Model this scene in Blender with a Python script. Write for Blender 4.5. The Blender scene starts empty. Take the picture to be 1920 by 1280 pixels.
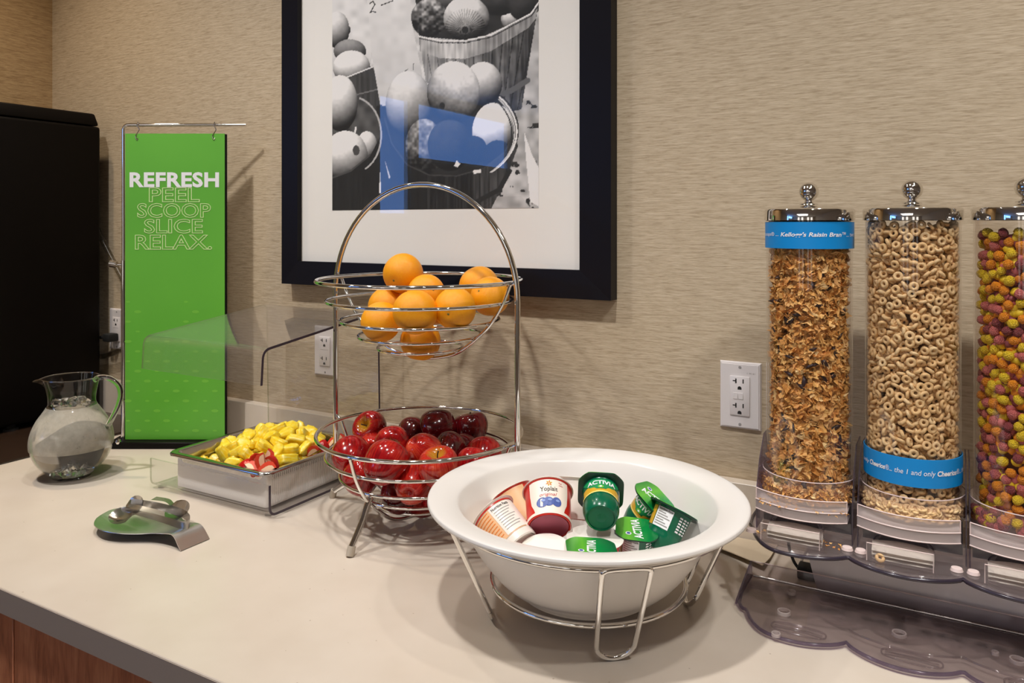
import bpy, bmesh, math, random
import numpy as np
from mathutils import Vector, Matrix

random.seed(7)
rng = np.random.default_rng(7)
S = bpy.context.scene
COL = S.collection
PI = math.pi

# ------------------------------------------------------------------ camera
F_PX, HOR, CAM_H, CAM_D = 1450.0, 420.0, 0.527, 1.342
TH = math.atan(F_PX / 2554.0)
sT, cT = math.sin(TH), math.cos(TH)
cam_data = bpy.data.cameras.new('camera')
cam = bpy.data.objects.new('camera', cam_data)
COL.objects.link(cam)
cam.location = (0, -CAM_D, CAM_H)
cam.rotation_euler = (PI / 2, 0, TH)
cam_data.sensor_width = 36.0
cam_data.sensor_fit = 'HORIZONTAL'
cam_data.lens = F_PX / 1920.0 * 36.0
cam_data.shift_y = (HOR - 640.0) / 1920.0
cam_data.clip_start = 0.02
S.camera = cam

# ------------------------------------------------------------------ world, lights, exposure
w = bpy.data.worlds.new('world')
S.world = w
w.use_nodes = True
w.node_tree.nodes['Background'].inputs[0].default_value = (0.75, 0.72, 0.68, 1)
w.node_tree.nodes['Background'].inputs[1].default_value = 0.05
S.view_settings.view_transform = 'Standard'
S.view_settings.look = 'None'
S.view_settings.exposure = 0.09
S.view_settings.gamma = 1.0
S.view_settings.use_curve_mapping = False
S.cycles.transparent_max_bounces = 32
S.cycles.max_bounces = 14
S.cycles.caustics_reflective = False
S.cycles.caustics_refractive = False

CEIL = 1.85
def lamp(name, loc, size, power, col=(1, 0.86, 0.70), spread=150, rot=(0, 0, 0), shape='DISK', sy=None):
    l = bpy.data.lights.new(name, 'AREA')
    l.shape = shape
    l.size = size
    if sy: l.size_y = sy
    l.energy = power
    l.color = col
    l.spread = math.radians(spread)
    o = bpy.data.objects.new(name, l)
    o.location = loc
    o.rotation_euler = rot
    COL.objects.link(o)
    return o
WARM = (1.0, 0.82, 0.60)
KEY = (1.0, 0.98, 0.95)
T_W = (math.radians(22), 0, 0)
lamp('downlight_lamp', (-2.02, -0.50, CEIL - 0.012), 0.09, 3.4, WARM, 96)
lamp('downlight_lamp', (-1.15, -0.45, CEIL - 0.012), 0.09, 1.6, KEY, 90)
lamp('downlight_lamp', (0.35, -0.45, CEIL - 0.012), 0.09, 1.8, KEY, 90)
lamp('downlight_lamp', (-1.50, -1.00, CEIL - 0.02), 0.09, 5.0, KEY, 96, T_W)
lamp('downlight_lamp', (-0.45, -1.00, CEIL - 0.02), 0.09, 4.6, KEY, 96, T_W)
lamp('downlight_lamp', (0.55, -1.00, CEIL - 0.02), 0.09, 5.0, KEY, 96, T_W)
_d = Vector((0.0, -0.22, 0.25)) - Vector((0.30, -1.50, CEIL - 0.02))
lamp('downlight_lamp', (0.30, -1.50, CEIL - 0.02), 0.09, 0.5, KEY, 50, tuple(_d.to_track_quat('-Z', 'Y').to_euler()))  # unseen accent spot added to brighten the cereal tubes
lamp('room_fill_lamp', (-0.8, -5.2, CEIL - 0.03), 2.2, 30, (1.0, 0.97, 0.93), 180, shape='RECTANGLE', sy=1.6)  # unseen fill panel added to lighten the room mirrored in the chrome

# ------------------------------------------------------------------ helpers
def world_at(px, py, Z):
    xc, v = (px - 960) / F_PX * Z, -(py - HOR) / F_PX * Z
    return Vector((xc * cT - Z * sT, xc * sT + Z * cT - CAM_D, v + CAM_H))
RIGHT = Vector((cT, sT, 0)); FWD = Vector((-sT, cT, 0)); UP = Vector((0, 0, 1))

def link(name, me, m, parent=None):
    o = bpy.data.objects.new(name, me)
    COL.objects.link(o)
    if m is not None:
        me.materials.append(m)
    if parent is not None:
        o.parent = parent
    return o
def fin(bm, name, m, parent=None, smooth=True, angle=40, recalc=True):
    if recalc:
        bmesh.ops.recalc_face_normals(bm, faces=bm.faces[:])
    me = bpy.data.meshes.new(name)
    bm.to_mesh(me)
    bm.free()
    if smooth:
        me.shade_smooth()
        if angle < 180:
            try:
                me.set_sharp_from_angle(angle=math.radians(angle))
            except Exception:
                pass
    return link(name, me, m, parent)
def thing(name, label, cat, loc=(0, 0, 0), rz=0.0, group=None, M=None):
    o = bpy.data.objects.new(name, None)
    o.empty_display_size = 0.02
    COL.objects.link(o)
    if M is not None:
        o.matrix_world = M
    else:
        o.location = loc
        o.rotation_euler = (0, 0, rz)
    o['label'] = label; o['category'] = cat
    if group: o['group'] = group
    return o
def tag(o, label=None, cat=None, group=None, kind=None):
    if label: o['label'] = label
    if cat: o['category'] = cat
    if group: o['group'] = group
    if kind: o['kind'] = kind
    return o
def dup(root, label=None, group=None):
    r = root.copy(); COL.objects.link(r)
    if label: r['label'] = label
    if group: r['group'] = group
    for ch in list(root.children):
        k = ch.copy(); COL.objects.link(k); k.parent = r
        for g in ch.children:
            d = g.copy(); COL.objects.link(d); d.parent = k
    return r

def add_box(bm, x0, x1, y0, y1, z0, z1, bev=0.0, seg=2):
    vs = [bm.verts.new(p) for p in ((x0, y0, z0), (x1, y0, z0), (x1, y1, z0), (x0, y1, z0), (x0, y0, z1), (x1, y0, z1), (x1, y1, z1), (x0, y1, z1))]
    fs = [bm.faces.new([vs[i] for i in q]) for q in ((3, 2, 1, 0), (4, 5, 6, 7), (0, 1, 5, 4), (1, 2, 6, 5), (2, 3, 7, 6), (3, 0, 4, 7))]
    if bev > 0:
        es = list({e for f in fs for e in f.edges})
        bmesh.ops.bevel(bm, geom=es, offset=bev, segments=seg, affect='EDGES', profile=0.5)
def box(name, m, parent, x0, x1, y0, y1, z0, z1, bev=0.0, seg=2):
    bm = bmesh.new(); add_box(bm, x0, x1, y0, y1, z0, z1, bev, seg)
    return fin(bm, name, m, parent, smooth=bev > 0)
def add_tube(bm, pts, r, cyclic=False, seg=10, caps=True):
    pts = [Vector(p) for p in pts]
    n = len(pts)
    rings = []
    T = []
    for i in range(n):
        a = pts[(i - 1) % n] if (cyclic or i > 0) else pts[i]
        b = pts[(i + 1) % n] if (cyclic or i < n - 1) else pts[i]
        T.append((b - a).normalized())
    ref = Vector((0, 0, 1)) if abs(T[0].z) < 0.9 else Vector((1, 0, 0))
    N = (ref - T[0] * ref.dot(T[0])).normalized()
    for i in range(n):
        N = (N - T[i] * N.dot(T[i]))
        N = N.normalized() if N.length > 1e-6 else T[i].orthogonal().normalized()
        B = T[i].cross(N)
        rr = r[i] if isinstance(r, (list, tuple)) else r
        rings.append([bm.verts.new(pts[i] + (N * math.cos(2 * PI * k / seg) + B * math.sin(2 * PI * k / seg)) * rr) for k in range(seg)])
    m = n if cyclic else n - 1
    for i in range(m):
        A, Bq = rings[i], rings[(i + 1) % n]
        off = 0
        if cyclic and i == n - 1:
            d = [(A[0].co - Bq[k].co).length for k in range(seg)]
            off = d.index(min(d))
        for k in range(seg):
            bm.faces.new((A[k], A[(k + 1) % seg], Bq[(k + 1 + off) % seg], Bq[(k + off) % seg]))
    if caps and not cyclic:
        bm.faces.new(rings[0][::-1]); bm.faces.new(rings[-1])
def tube(name, m, parent, pts, r, cyclic=False, seg=10):
    bm = bmesh.new(); add_tube(bm, pts, r, cyclic, seg)
    return fin(bm, name, m, parent, angle=60)
def ring_pts(r, z, n=72, cx=0, cy=0):
    return [(cx + r * math.cos(2 * PI * i / n), cy + r * math.sin(2 * PI * i / n), z) for i in range(n)]
def add_lathe(bm, prof, seg=48, cx=0, cy=0, a0=0.0, a1=2 * PI):
    full = abs(a1 - a0 - 2 * PI) < 1e-6
    nseg = seg if full else seg + 1
    rows = []
    for (r, z) in prof:
        if r < 1e-6:
            rows.append([bm.verts.new((cx, cy, z))])
        else:
            rows.append([bm.verts.new((cx + r * math.cos(a0 + (a1 - a0) * k / seg), cy + r * math.sin(a0 + (a1 - a0) * k / seg), z)) for k in range(nseg)])
    for A, B in zip(rows[:-1], rows[1:]):
        for k in range(seg):
            k2 = (k + 1) % nseg
            if len(A) == 1 and len(B) == 1: continue
            if len(A) == 1: bm.faces.new((A[0], B[k2], B[k]))
            elif len(B) == 1: bm.faces.new((A[k], A[k2], B[0]))
            else: bm.faces.new((A[k], A[k2], B[k2], B[k]))
def lathe(name, m, parent, prof, seg=48, angle=40, cx=0, cy=0):
    bm = bmesh.new(); add_lathe(bm, prof, seg, cx, cy)
    return fin(bm, name, m, parent, angle=angle)
def add_prism(bm, poly, z0, z1):
    n = len(poly)
    A = [bm.verts.new((x, y, z0)) for x, y in poly]
    B = [bm.verts.new((x, y, z1)) for x, y in poly]
    bm.faces.new(A[::-1]); bm.faces.new(B)
    for i in range(n):
        bm.faces.new((A[i], A[(i + 1) % n], B[(i + 1) % n], B[i]))
def prism(name, m, parent, poly, z0, z1, bev=0.0):
    bm = bmesh.new(); add_prism(bm, poly, z0, z1)
    if bev:
        bmesh.ops.bevel(bm, geom=[e for e in bm.edges if abs(e.verts[0].co.z - e.verts[1].co.z) < 1e-7], offset=bev, segments=2, affect='EDGES', profile=0.5)
    return fin(bm, name, m, parent, angle=35)
def fillet(pts, r, n=6):
    """polyline in 2D or 3D with rounded corners"""
    P = [Vector(p) if len(p) == 3 else Vector((p[0], p[1], 0)) for p in pts]
    out = [P[0]]
    for i in range(1, len(P) - 1):
        a, b, c_ = P[i - 1], P[i], P[i + 1]
        u, v = (a - b), (c_ - b)
        d = min(r, u.length * 0.49, v.length * 0.49)
        p0, p1 = b + u.normalized() * d, b + v.normalized() * d
        for k in range(n + 1):
            t = k / n
            out.append(p0 * (1 - t) ** 2 + b * 2 * t * (1 - t) + p1 * t * t)
    out.append(P[-1])
    return out
def smooth_path(pts, n=8, cyclic=False):
    P = [Vector(p) for p in pts]
    out = []
    N = len(P)
    rngi = range(N) if cyclic else range(N - 1)
    for i in rngi:
        p0 = P[(i - 1) % N] if (cyclic or i > 0) else P[i] * 2 - P[i + 1]
        p1, p2 = P[i], P[(i + 1) % N]
        p3 = P[(i + 2) % N] if (cyclic or i + 2 < N) else p2 * 2 - p1
        for k in range(n):
            t = k / n
            out.append(0.5 * ((2 * p1) + (p2 - p0) * t + (2 * p0 - 5 * p1 + 4 * p2 - p3) * t * t + (3 * p1 - p0 - 3 * p2 + p3) * t ** 3))
    if not cyclic: out.append(P[-1])
    return out
def add_sheet(bm, prof, thick, x0, x1):
    """profile in (y, z), given thickness, extruded along x"""
    P = [Vector((p[0], p[1])) for p in prof]
    n = len(P)
    L, R = [], []
    for i in range(n):
        a, b = P[max(i - 1, 0)], P[min(i + 1, n - 1)]
        t = (b - a).normalized(); nn = Vector((-t.y, t.x))
        L.append(P[i] + nn * thick / 2); R.append(P[i] - nn * thick / 2)
    loop = L + R[::-1]
    A = [bm.verts.new((x0, p.x, p.y)) for p in loop]
    B = [bm.verts.new((x1, p.x, p.y)) for p in loop]
    N = len(loop)
    for i in range(N):
        bm.faces.new((A[i], A[(i + 1) % N], B[(i + 1) % N], B[i]))
    for V in (A, B):
        for i in range(n - 1):
            bm.faces.new((V[i], V[i + 1], V[N - 2 - i], V[N - 1 - i]))

def text_geo(s, bold=0.0, shear=0.0, outline=0.0, spacing=1.0):
    cu = bpy.data.curves.new('t', 'FONT')
    cu.body = s; cu.size = 1.0; cu.offset = bold; cu.shear = shear; cu.resolution_u = 3
    cu.space_character = spacing
    cu.fill_mode = 'NONE' if outline else 'FRONT'
    if outline:
        cu.bevel_depth = outline; cu.bevel_resolution = 0
    o = bpy.data.objects.new('t', cu)
    COL.objects.link(o)
    dg = bpy.context.evaluated_depsgraph_get()
    me = bpy.data.meshes.new_from_object(o.evaluated_get(dg))
    V = np.array([v.co[:] for v in me.vertices]); Fc = [tuple(p.vertices) for p in me.polygons]
    bpy.data.objects.remove(o); bpy.data.curves.remove(cu); bpy.data.meshes.remove(me)
    return V, Fc
def text_obj(name, s, fit, mapfn, m, parent, bold=0.0, shear=0.0, outline=0.0, spacing=1.0):
    """fit = (u0, u1, v0, v1); mapfn(u, v, w) -> 3D"""
    V, Fc = text_geo(s, bold, shear, outline, spacing)
    if len(V) == 0: return None
    lo, hi = V.min(0), V.max(0)
    u = fit[0] + (V[:, 0] - lo[0]) / max(hi[0] - lo[0], 1e-9) * (fit[1] - fit[0])
    k = (fit[1] - fit[0]) / max(hi[0] - lo[0], 1e-9)
    v = fit[2] + (V[:, 1] - lo[1]) / max(hi[1] - lo[1], 1e-9) * (fit[3] - fit[2]) if fit[3] is not None else fit[2] + V[:, 1] * k
    wv = V[:, 2] * 0.2 * k
    me = bpy.data.meshes.new(name)
    me.from_pydata([tuple(mapfn(a, b, q)) for a, b, q in zip(u, v, wv)], [], Fc)
    return link(name, me, m, parent)

# ------------------------------------------------------------------ materials
def new_mat(name):
    m = bpy.data.materials.new(name); m.use_nodes = True
    nt = m.node_tree
    return m, nt, nt.nodes['Principled BSDF'], nt.nodes['Material Output']
def srgb(r, g, b):
    f = lambda v: (v / 255 / 12.92) if v / 255 <= 0.04045 else ((v / 255 + 0.055) / 1.055) ** 2.4
    return (f(r), f(g), f(b), 1)
def pm(name, col, rough=0.5, metal=0.0, ior=1.5, emit=None, es=0.0, sss=0.0, spec=0.5):
    m, nt, b, o = new_mat(name)
    b.inputs['Base Color'].default_value = col
    b.inputs['Roughness'].default_value = rough
    b.inputs['Metallic'].default_value = metal
    b.inputs['IOR'].default_value = ior
    b.inputs['Specular IOR Level'].default_value = spec
    if emit:
        b.inputs['Emission Color'].default_value = emit; b.inputs['Emission Strength'].default_value = es
    if sss:
        b.inputs['Subsurface Weight'].default_value = sss
        b.inputs['Subsurface Radius'].default_value = (0.01, 0.006, 0.003)
        b.inputs['Subsurface Scale'].default_value = 0.5
    return m
def coords(nt, scale=(1, 1, 1), kind='Object'):
    tc = nt.nodes.new('ShaderNodeTexCoord'); mp = nt.nodes.new('ShaderNodeMapping')
    mp.inputs['Scale'].default_value = scale
    nt.links.new(tc.outputs[kind], mp.inputs['Vector'])
    return mp.outputs['Vector']
def noise(nt, vec, scale, detail=4, rough=0.5, dist=0.0):
    n = nt.nodes.new('ShaderNodeTexNoise')
    n.inputs['Scale'].default_value = scale; n.inputs['Detail'].default_value = detail
    n.inputs['Roughness'].default_value = rough; n.inputs['Distortion'].default_value = dist
    if vec is not None: nt.links.new(vec, n.inputs['Vector'])
    return n.outputs['Fac']
def ramp(nt, fac, stops):
    r = nt.nodes.new('ShaderNodeValToRGB')
    while len(r.color_ramp.elements) < len(stops): r.color_ramp.elements.new(0.5)
    for e, (p, c_) in zip(r.color_ramp.elements, stops):
        e.position = p; e.color = c_
    nt.links.new(fac, r.inputs['Fac'])
    return r.outputs['Color']
def bump(nt, bsdf, h, strength=0.2, dist=0.002):
    b = nt.nodes.new('ShaderNodeBump')
    b.inputs['Strength'].default_value = strength; b.inputs['Distance'].default_value = dist
    nt.links.new(h, b.inputs['Height']); nt.links.new(b.outputs['Normal'], bsdf.inputs['Normal'])
def math_n(nt, op, a, b=None):
    n = nt.nodes.new('ShaderNodeMath'); n.operation = op
    for i, v in enumerate((a, b)):
        if v is None: continue
        if isinstance(v, (int, float)): n.inputs[i].default_value = v
        else: nt.links.new(v, n.inputs[i])
    return n.outputs[0]
def mixc(nt, fac, a, b):
    n = nt.nodes.new('ShaderNodeMix'); n.data_type = 'RGBA'
    for sock, v in ((n.inputs[0], fac), (n.inputs[6], a), (n.inputs[7], b)):
        if isinstance(v, (int, float)): sock.default_value = v
        elif isinstance(v, tuple): sock.default_value = v
        else: nt.links.new(v, sock)
    return n.outputs[2]

def mat_wallpaper(name, c0, c1, c2):
    m, nt, b, o = new_mat(name)
    v = coords(nt, (14, 14, 170)); n1 = noise(nt, v, 1.6, 5, 0.62, 0.5)
    v2 = coords(nt, (40, 40, 420)); n2 = noise(nt, v2, 1.5, 3, 0.6)
    f = math_n(nt, 'ADD', math_n(nt, 'MULTIPLY', n1, 0.6), math_n(nt, 'MULTIPLY', n2, 0.4))
    nt.links.new(ramp(nt, f, [(0.34, c0), (0.5, c1), (0.66, c2)]), b.inputs['Base Color'])
    b.inputs['Roughness'].default_value = 0.75; b.inputs['Specular IOR Level'].default_value = 0.25
    bump(nt, b, f, 0.42, 0.0020)
    return m
def mat_counter():
    m, nt, b, o = new_mat('solid_surface')
    v = coords(nt); n1 = noise(nt, v, 9, 3)
    vo = nt.nodes.new('ShaderNodeTexVoronoi'); vo.inputs['Scale'].default_value = 70
    nt.links.new(v, vo.inputs['Vector'])
    gate = math_n(nt, 'LESS_THAN', vo.outputs['Distance'], 0.085)
    gate2 = math_n(nt, 'GREATER_THAN', noise(nt, v, 60, 2), 0.60)
    base = ramp(nt, n1, [(0.3, srgb(210, 196, 180)), (0.7, srgb(217, 204, 189))])
    nt.links.new(mixc(nt, math_n(nt, 'MULTIPLY', math_n(nt, 'MULTIPLY', gate, gate2), 0.6), base, srgb(150, 128, 105)), b.inputs['Base Color'])
    b.inputs['Roughness'].default_value = 0.28
    return m
def mat_wood():
    m, nt, b, o = new_mat('cherry_wood')
    n1 = noise(nt, coords(nt, (6, 6, 1.4)), 5, 6, 0.6, 1.2)
    n2 = noise(nt, coords(nt, (60, 60, 5)), 6, 3)
    f = math_n(nt, 'ADD', math_n(nt, 'MULTIPLY', n1, 0.7), math_n(nt, 'MULTIPLY', n2, 0.3))
    nt.links.new(ramp(nt, f, [(0.35, srgb(150, 90, 60)), (0.5, srgb(190, 118, 82)), (0.65, srgb(210, 140, 100))]), b.inputs['Base Color'])
    b.inputs['Roughness'].default_value = 0.45
    return m
def mat_clear(name, tint=(0.97, 0.97, 0.97, 1), edge=(0.75, 0.72, 0.78, 1), ior=1.45, rough=0.02, gl=1.0, ew=0.6, haze=0.0, hcol=(0.85, 0.8, 0.8, 1)):
    """thin clear plastic or glass: straight-through light, Fresnel gloss, tint deepening at glancing angles"""
    m, nt, b, o = new_mat(name)
    nt.nodes.remove(b)
    tr = nt.nodes.new('ShaderNodeBsdfTransparent'); gs = nt.nodes.new('ShaderNodeBsdfGlossy'); mx = nt.nodes.new('ShaderNodeMixShader')
    lw = nt.nodes.new('ShaderNodeLayerWeight'); lw.inputs['Blend'].default_value = 0.5
    f0 = ((ior - 1) / (ior + 1)) ** 2
    fr = math_n(nt, 'ADD', math_n(nt, 'MULTIPLY', math_n(nt, 'POWER', lw.outputs['Facing'], 5.0), 1.0 - f0), f0)
    nt.links.new(mixc(nt, math_n(nt, 'MULTIPLY', math_n(nt, 'POWER', lw.outputs['Facing'], 1.6), ew), tint, edge), tr.inputs['Color'])
    gs.inputs['Roughness'].default_value = rough; gs.inputs['Color'].default_value = (gl, gl, gl, 1)
    nt.links.new(fr, mx.inputs[0]); nt.links.new(tr.outputs[0], mx.inputs[1]); nt.links.new(gs.outputs[0], mx.inputs[2])
    out = mx.outputs[0]
    if haze > 0:      # frosted or scratched plastic scatters a little light
        df = nt.nodes.new('ShaderNodeBsdfDiffuse'); tl = nt.nodes.new('ShaderNodeBsdfTranslucent'); m2 = nt.nodes.new('ShaderNodeMixShader'); m3 = nt.nodes.new('ShaderNodeMixShader')
        df.inputs['Color'].default_value = hcol; tl.inputs['Color'].default_value = hcol; m2.inputs[0].default_value = 0.4
        nt.links.new(df.outputs[0], m2.inputs[1]); nt.links.new(tl.outputs[0], m2.inputs[2])
        m3.inputs[0].default_value = haze; nt.links.new(out, m3.inputs[1]); nt.links.new(m2.outputs[0], m3.inputs[2]); out = m3.outputs[0]
    nt.links.new(out, o.inputs['Surface'])
    return m
def mat_glass(name, col=(1, 1, 1, 1), ior=1.33, rough=0.0):
    m, nt, b, o = new_mat(name)
    b.inputs['Base Color'].default_value = col; b.inputs['Roughness'].default_value = rough
    b.inputs['Transmission Weight'].default_value = 1.0; b.inputs['IOR'].default_value = ior
    return m
def mat_brushed(name, col, scale=(3, 400, 400), rough=0.32, metal=1.0):
    m, nt, b, o = new_mat(name)
    n = noise(nt, coords(nt, scale), 1.5, 3)
    b.inputs['Base Color'].default_value = col; b.inputs['Metallic'].default_value = metal
    nt.links.new(math_n(nt, 'ADD', math_n(nt, 'MULTIPLY', n, 0.25), rough - 0.12), b.inputs['Roughness'])
    bump(nt, b, n, 0.08, 0.0004)
    return m

M = {}
M['wall'] = mat_wallpaper('grasscloth_wallpaper', srgb(160, 141, 115), srgb(187, 169, 143), srgb(205, 188, 163))
M['wall_left'] = mat_wallpaper('grasscloth_wallpaper_side', srgb(150, 122, 88), srgb(184, 156, 118), srgb(204, 176, 136))
M['paint'] = pm('wall_paint', srgb(205, 192, 170), 0.8)
M['ceiling'] = pm('ceiling_paint', srgb(228, 222, 212), 0.9)
M['floor'] = pm('floor_tile', srgb(120, 96, 74), 0.5)
M['counter'] = mat_counter()
M['wood'] = mat_wood()
M['chrome'] = pm('chrome', (0.80, 0.78, 0.75, 1), 0.06, 1.0)
M['steel'] = mat_brushed('brushed_steel', (0.62, 0.59, 0.56, 1), (300, 4, 300), 0.30)
M['polished'] = pm('polished_steel', (0.66, 0.64, 0.62, 1), 0.16, 1.0)
M['black'] = pm('black_plastic', (0.0040, 0.0028, 0.0022, 1), 0.5, spec=0.12)
M['black_rubber'] = pm('black_rubber', (0.006, 0.006, 0.006, 1), 0.7)
M['frame'] = pm('frame_lacquer', (0.008, 0.007, 0.009, 1), 0.34, spec=0.12)
M['mat_board'] = pm('mat_board', srgb(247, 242, 236), 0.85)
M['picture_glass'] = mat_clear('picture_glass', (0.995, 0.995, 0.995, 1), (0.95, 0.96, 0.96, 1), 1.5, 0.0)
M['acrylic'] = mat_clear('clear_acrylic', (0.975, 0.975, 0.97, 1), (0.80, 0.78, 0.79, 1), 1.42, 0.02, ew=0.5, haze=0.035)
M['edge_reflection'] = pm('edge_reflection', (0.05, 0.035, 0.055, 1), 0.15)  # dark internal reflection of the cut end, put into the colour
M['tube_clear'] = mat_clear('tube_acrylic', (0.995, 0.992, 0.99, 1), (0.76, 0.70, 0.66, 1), 1.40, 0.02, ew=0.45)
M['hopper'] = mat_clear('hopper_plastic', (0.98, 0.965, 0.97, 1), (0.74, 0.68, 0.74, 1), 1.45, 0.08, ew=0.5, haze=0.05, hcol=(0.92, 0.84, 0.82, 1))
M['bezel'] = mat_clear('bezel_plastic', (0.93, 0.90, 0.91, 1), (0.70, 0.62, 0.66, 1), 1.45, 0.10, ew=0.5, haze=0.40, hcol=(0.97, 0.88, 0.84, 1))
M['smoke'] = mat_clear('smoke_acrylic', (0.82, 0.79, 0.80, 1), (0.58, 0.53, 0.58, 1), 1.5, 0.03, ew=0.5, haze=0.05, hcol=(0.62, 0.56, 0.55, 1))
M['purple'] = mat_clear('tinted_edge_plastic', (0.62, 0.56, 0.68, 1), (0.26, 0.21, 0.30, 1), 1.45, 0.1, haze=0.08, hcol=(0.5, 0.44, 0.55, 1))
M['edge_and_shade'] = pm('dark_edge_and_shade', (0.03, 0.022, 0.034, 1), 0.2)  # plastic rims, also the painted shade inside the outlets
M['pale_edge'] = pm('pale_plastic_edge', srgb(226, 205, 200), 0.3)
M['white_plate'] = pm('white_plate_plastic', srgb(222, 215, 214), 0.3)
M['slot'] = pm('slot_black', (0.01, 0.008, 0.008, 1), 0.6)
M['porcelain'] = pm('white_melamine', srgb(227, 222, 217), 0.25)
M['white_acrylic'] = pm('white_box_plastic', srgb(240, 235, 230), 0.4)
M['blue_band'] = pm('blue_band_print', srgb(0, 132, 204), 0.45)
M['white_print'] = pm('white_print', srgb(238, 238, 240), 0.5)
M['gray_print'] = pm('gray_print', srgb(150, 146, 144), 0.6)
M['black_print'] = pm('black_print', srgb(50, 46, 46), 0.6)
M['light_green_print'] = pm('light_green_print', srgb(205, 232, 160), 0.5)
M['dot_green'] = pm('dot_green_print', srgb(116, 190, 62), 0.4)

# ------------------------------------------------------------------ room
def struct(name, m, *b, label=None):
    o = box(name, m, None, *b); o['kind'] = 'structure'
    if label: o['label'] = label
    return o
FZ = -0.92
struct('wall_back', M['wall'], -2.354, 3.0, 0.0, 0.1, FZ, CEIL, label='tan grasscloth back wall behind the buffet counter')
struct('wall_left', M['wall_left'], -2.454, -2.354, -1.15, 0.1, FZ, CEIL, label='darker tan grasscloth side wall behind the black machine')
RX0, RY0 = -4.6, -7.4
struct('wall_right', M['paint'], 3.0, 3.1, RY0, 0.1, FZ, CEIL)
struct('wall_rear', M['paint'], RX0, -2.454, 0.0, 0.1, FZ, CEIL)
struct('wall_front', M['paint'], RX0 - 0.1, 3.1, RY0 - 0.1, RY0, FZ, CEIL)
fw = bmesh.new()
W1, W2 = (-4.80, -4.32, 0.60, 1.76), (-6.75, -4.92, 1.16, 1.76)
for q in ((RY0, W2[0], FZ, CEIL), (W2[1], W1[0], FZ, CEIL), (W1[1], 0.1, FZ, CEIL), (W2[0], W2[1], FZ, W2[2]), (W2[0], W2[1], W2[3], CEIL), (W1[0], W1[1], FZ, W1[2]), (W1[0], W1[1], W1[3], CEIL)):
    add_box(fw, RX0 - 0.1, RX0, q[0], q[1], q[2], q[3])
tag(fin(fw, 'wall_far_left', M['paint'], smooth=False), kind='structure')
struct('floor', M['floor'], RX0 - 0.1, 3.1, RY0 - 0.1, 0.1, FZ - 0.1, FZ)
struct('ceiling', M['ceiling'], RX0 - 0.1, 3.1, RY0 - 0.1, 0.1, CEIL, CEIL + 0.1)
sky = pm('window_sky_pane', (0.02, 0.05, 0.1, 1), 0.1, emit=(0.13, 0.36, 1.0, 1), es=5.5)
for nm, (a, b_, c_, d) in (('window_1', W1), ('window_2', W2)):
    bm = bmesh.new()
    for q in ((a, a + 0.03, c_, d), (b_ - 0.03, b_, c_, d), (a, b_, c_, c_ + 0.03), (a, b_, d - 0.03, d)):
        add_box(bm, RX0 - 0.07, RX0 - 0.02, *q)
    wn = fin(bm, nm, M['ceiling'], smooth=False); tag(wn, 'window with blue evening sky across the room', kind='structure')
    box('pane', sky, wn, RX0 - 0.075, RX0 - 0.065, a, b_, c_, d)
glow_strip_mat = pm('added_glow_pane', (0.6, 0.58, 0.55, 1), 0.6, emit=(1.0, 0.95, 0.88, 1), es=1.1)  # made-up glowing strips, added for bright streaks reflected in the lids
for k, x in enumerate((-2.7, -1.5, 0.3, 1.4)):
    bm = bmesh.new()
    for q in ((x, x + 0.05, -0.2, 1.65), (x + 0.65, x + 0.70, -0.2, 1.65), (x, x + 0.70, -0.2, -0.14), (x, x + 0.70, 1.59, 1.65)):
        add_box(bm, q[0], q[1], RY0 + 0.001, RY0 + 0.04, q[2], q[3])
    wn = tag(fin(bm, 'window_%d' % (k + 3), M['floor'], smooth=False), kind='structure', label='unseen lit strip across the room, added for streaks in the chrome')
    box('pane', glow_strip_mat, wn, x + 0.05, x + 0.65, RY0 + 0.002, RY0 + 0.012, -0.14, 1.59)
# downlight trims on the ceiling
dl_n = 0
for (x, y, ord_) in ((-2.02, -0.50, 'nearest the side wall'), (-1.15, -0.45, 'over the fruit basket'), (0.35, -0.45, 'right of the cereal dispensers'), (-1.50, -1.00, 'in the outer row, left one'), (-0.45, -1.00, 'in the outer row, middle one'), (0.55, -1.00, 'in the outer row, right one'), (0.30, -1.50, 'added to brighten the dispensers')):
    t = thing('ceiling_downlight', 'round recessed ceiling downlight ' + ord_, 'light', (x, y, CEIL), group='ceiling downlights over the buffet')
    lathe('trim_ring', M['ceiling'], t, [(0.052, -0.002), (0.075, -0.006), (0.078, 0.0), (0.052, 0.0)], 32)

# ------------------------------------------------------------------ counter, splash, cabinet
ct = thing('countertop', 'long beige solid-surface buffet countertop with shade painted on its front edge', 'countertop', (0, 0, 0))
box('slab', M['counter'], ct, -2.354, 1.4, -0.733, 0.0, -0.036, 0.0, 0.0015, 1)
edge = pm('counter_edge_shade', srgb(168, 155, 146), 0.35)  # shade of the vertical face put into a greyer colour
box('front_edge', edge, ct, -2.354, 1.4, -0.7345, -0.7335, -0.0355, -0.0015)
splash = box('backsplash', M['counter'], ct, -2.354, 1.4, -0.0255, -0.0005, 0.0, 0.0925, 0.0012, 1)
splash['label'] = 'low beige backsplash along the back wall'
box('side_splash', M['counter'], ct, -2.3535, -2.329, -0.733, -0.026, 0.0, 0.0925, 0.0012, 1)
cab = thing('base_cabinet', 'cherry wood base cabinet below the beige countertop', 'cabinet', (-0.5, -0.35, FZ))
box('carcass', M['wood'], cab, -1.850, 1.9, -0.352, 0.345, 0.1, 0.883)
box('plinth', M['black'], cab, -1.80, 1.85, -0.30, 0.34, 0.0, 0.1)
xs = [-1.850, -1.245, -0.682, -0.10, 0.48, 1.06, 1.9]
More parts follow.
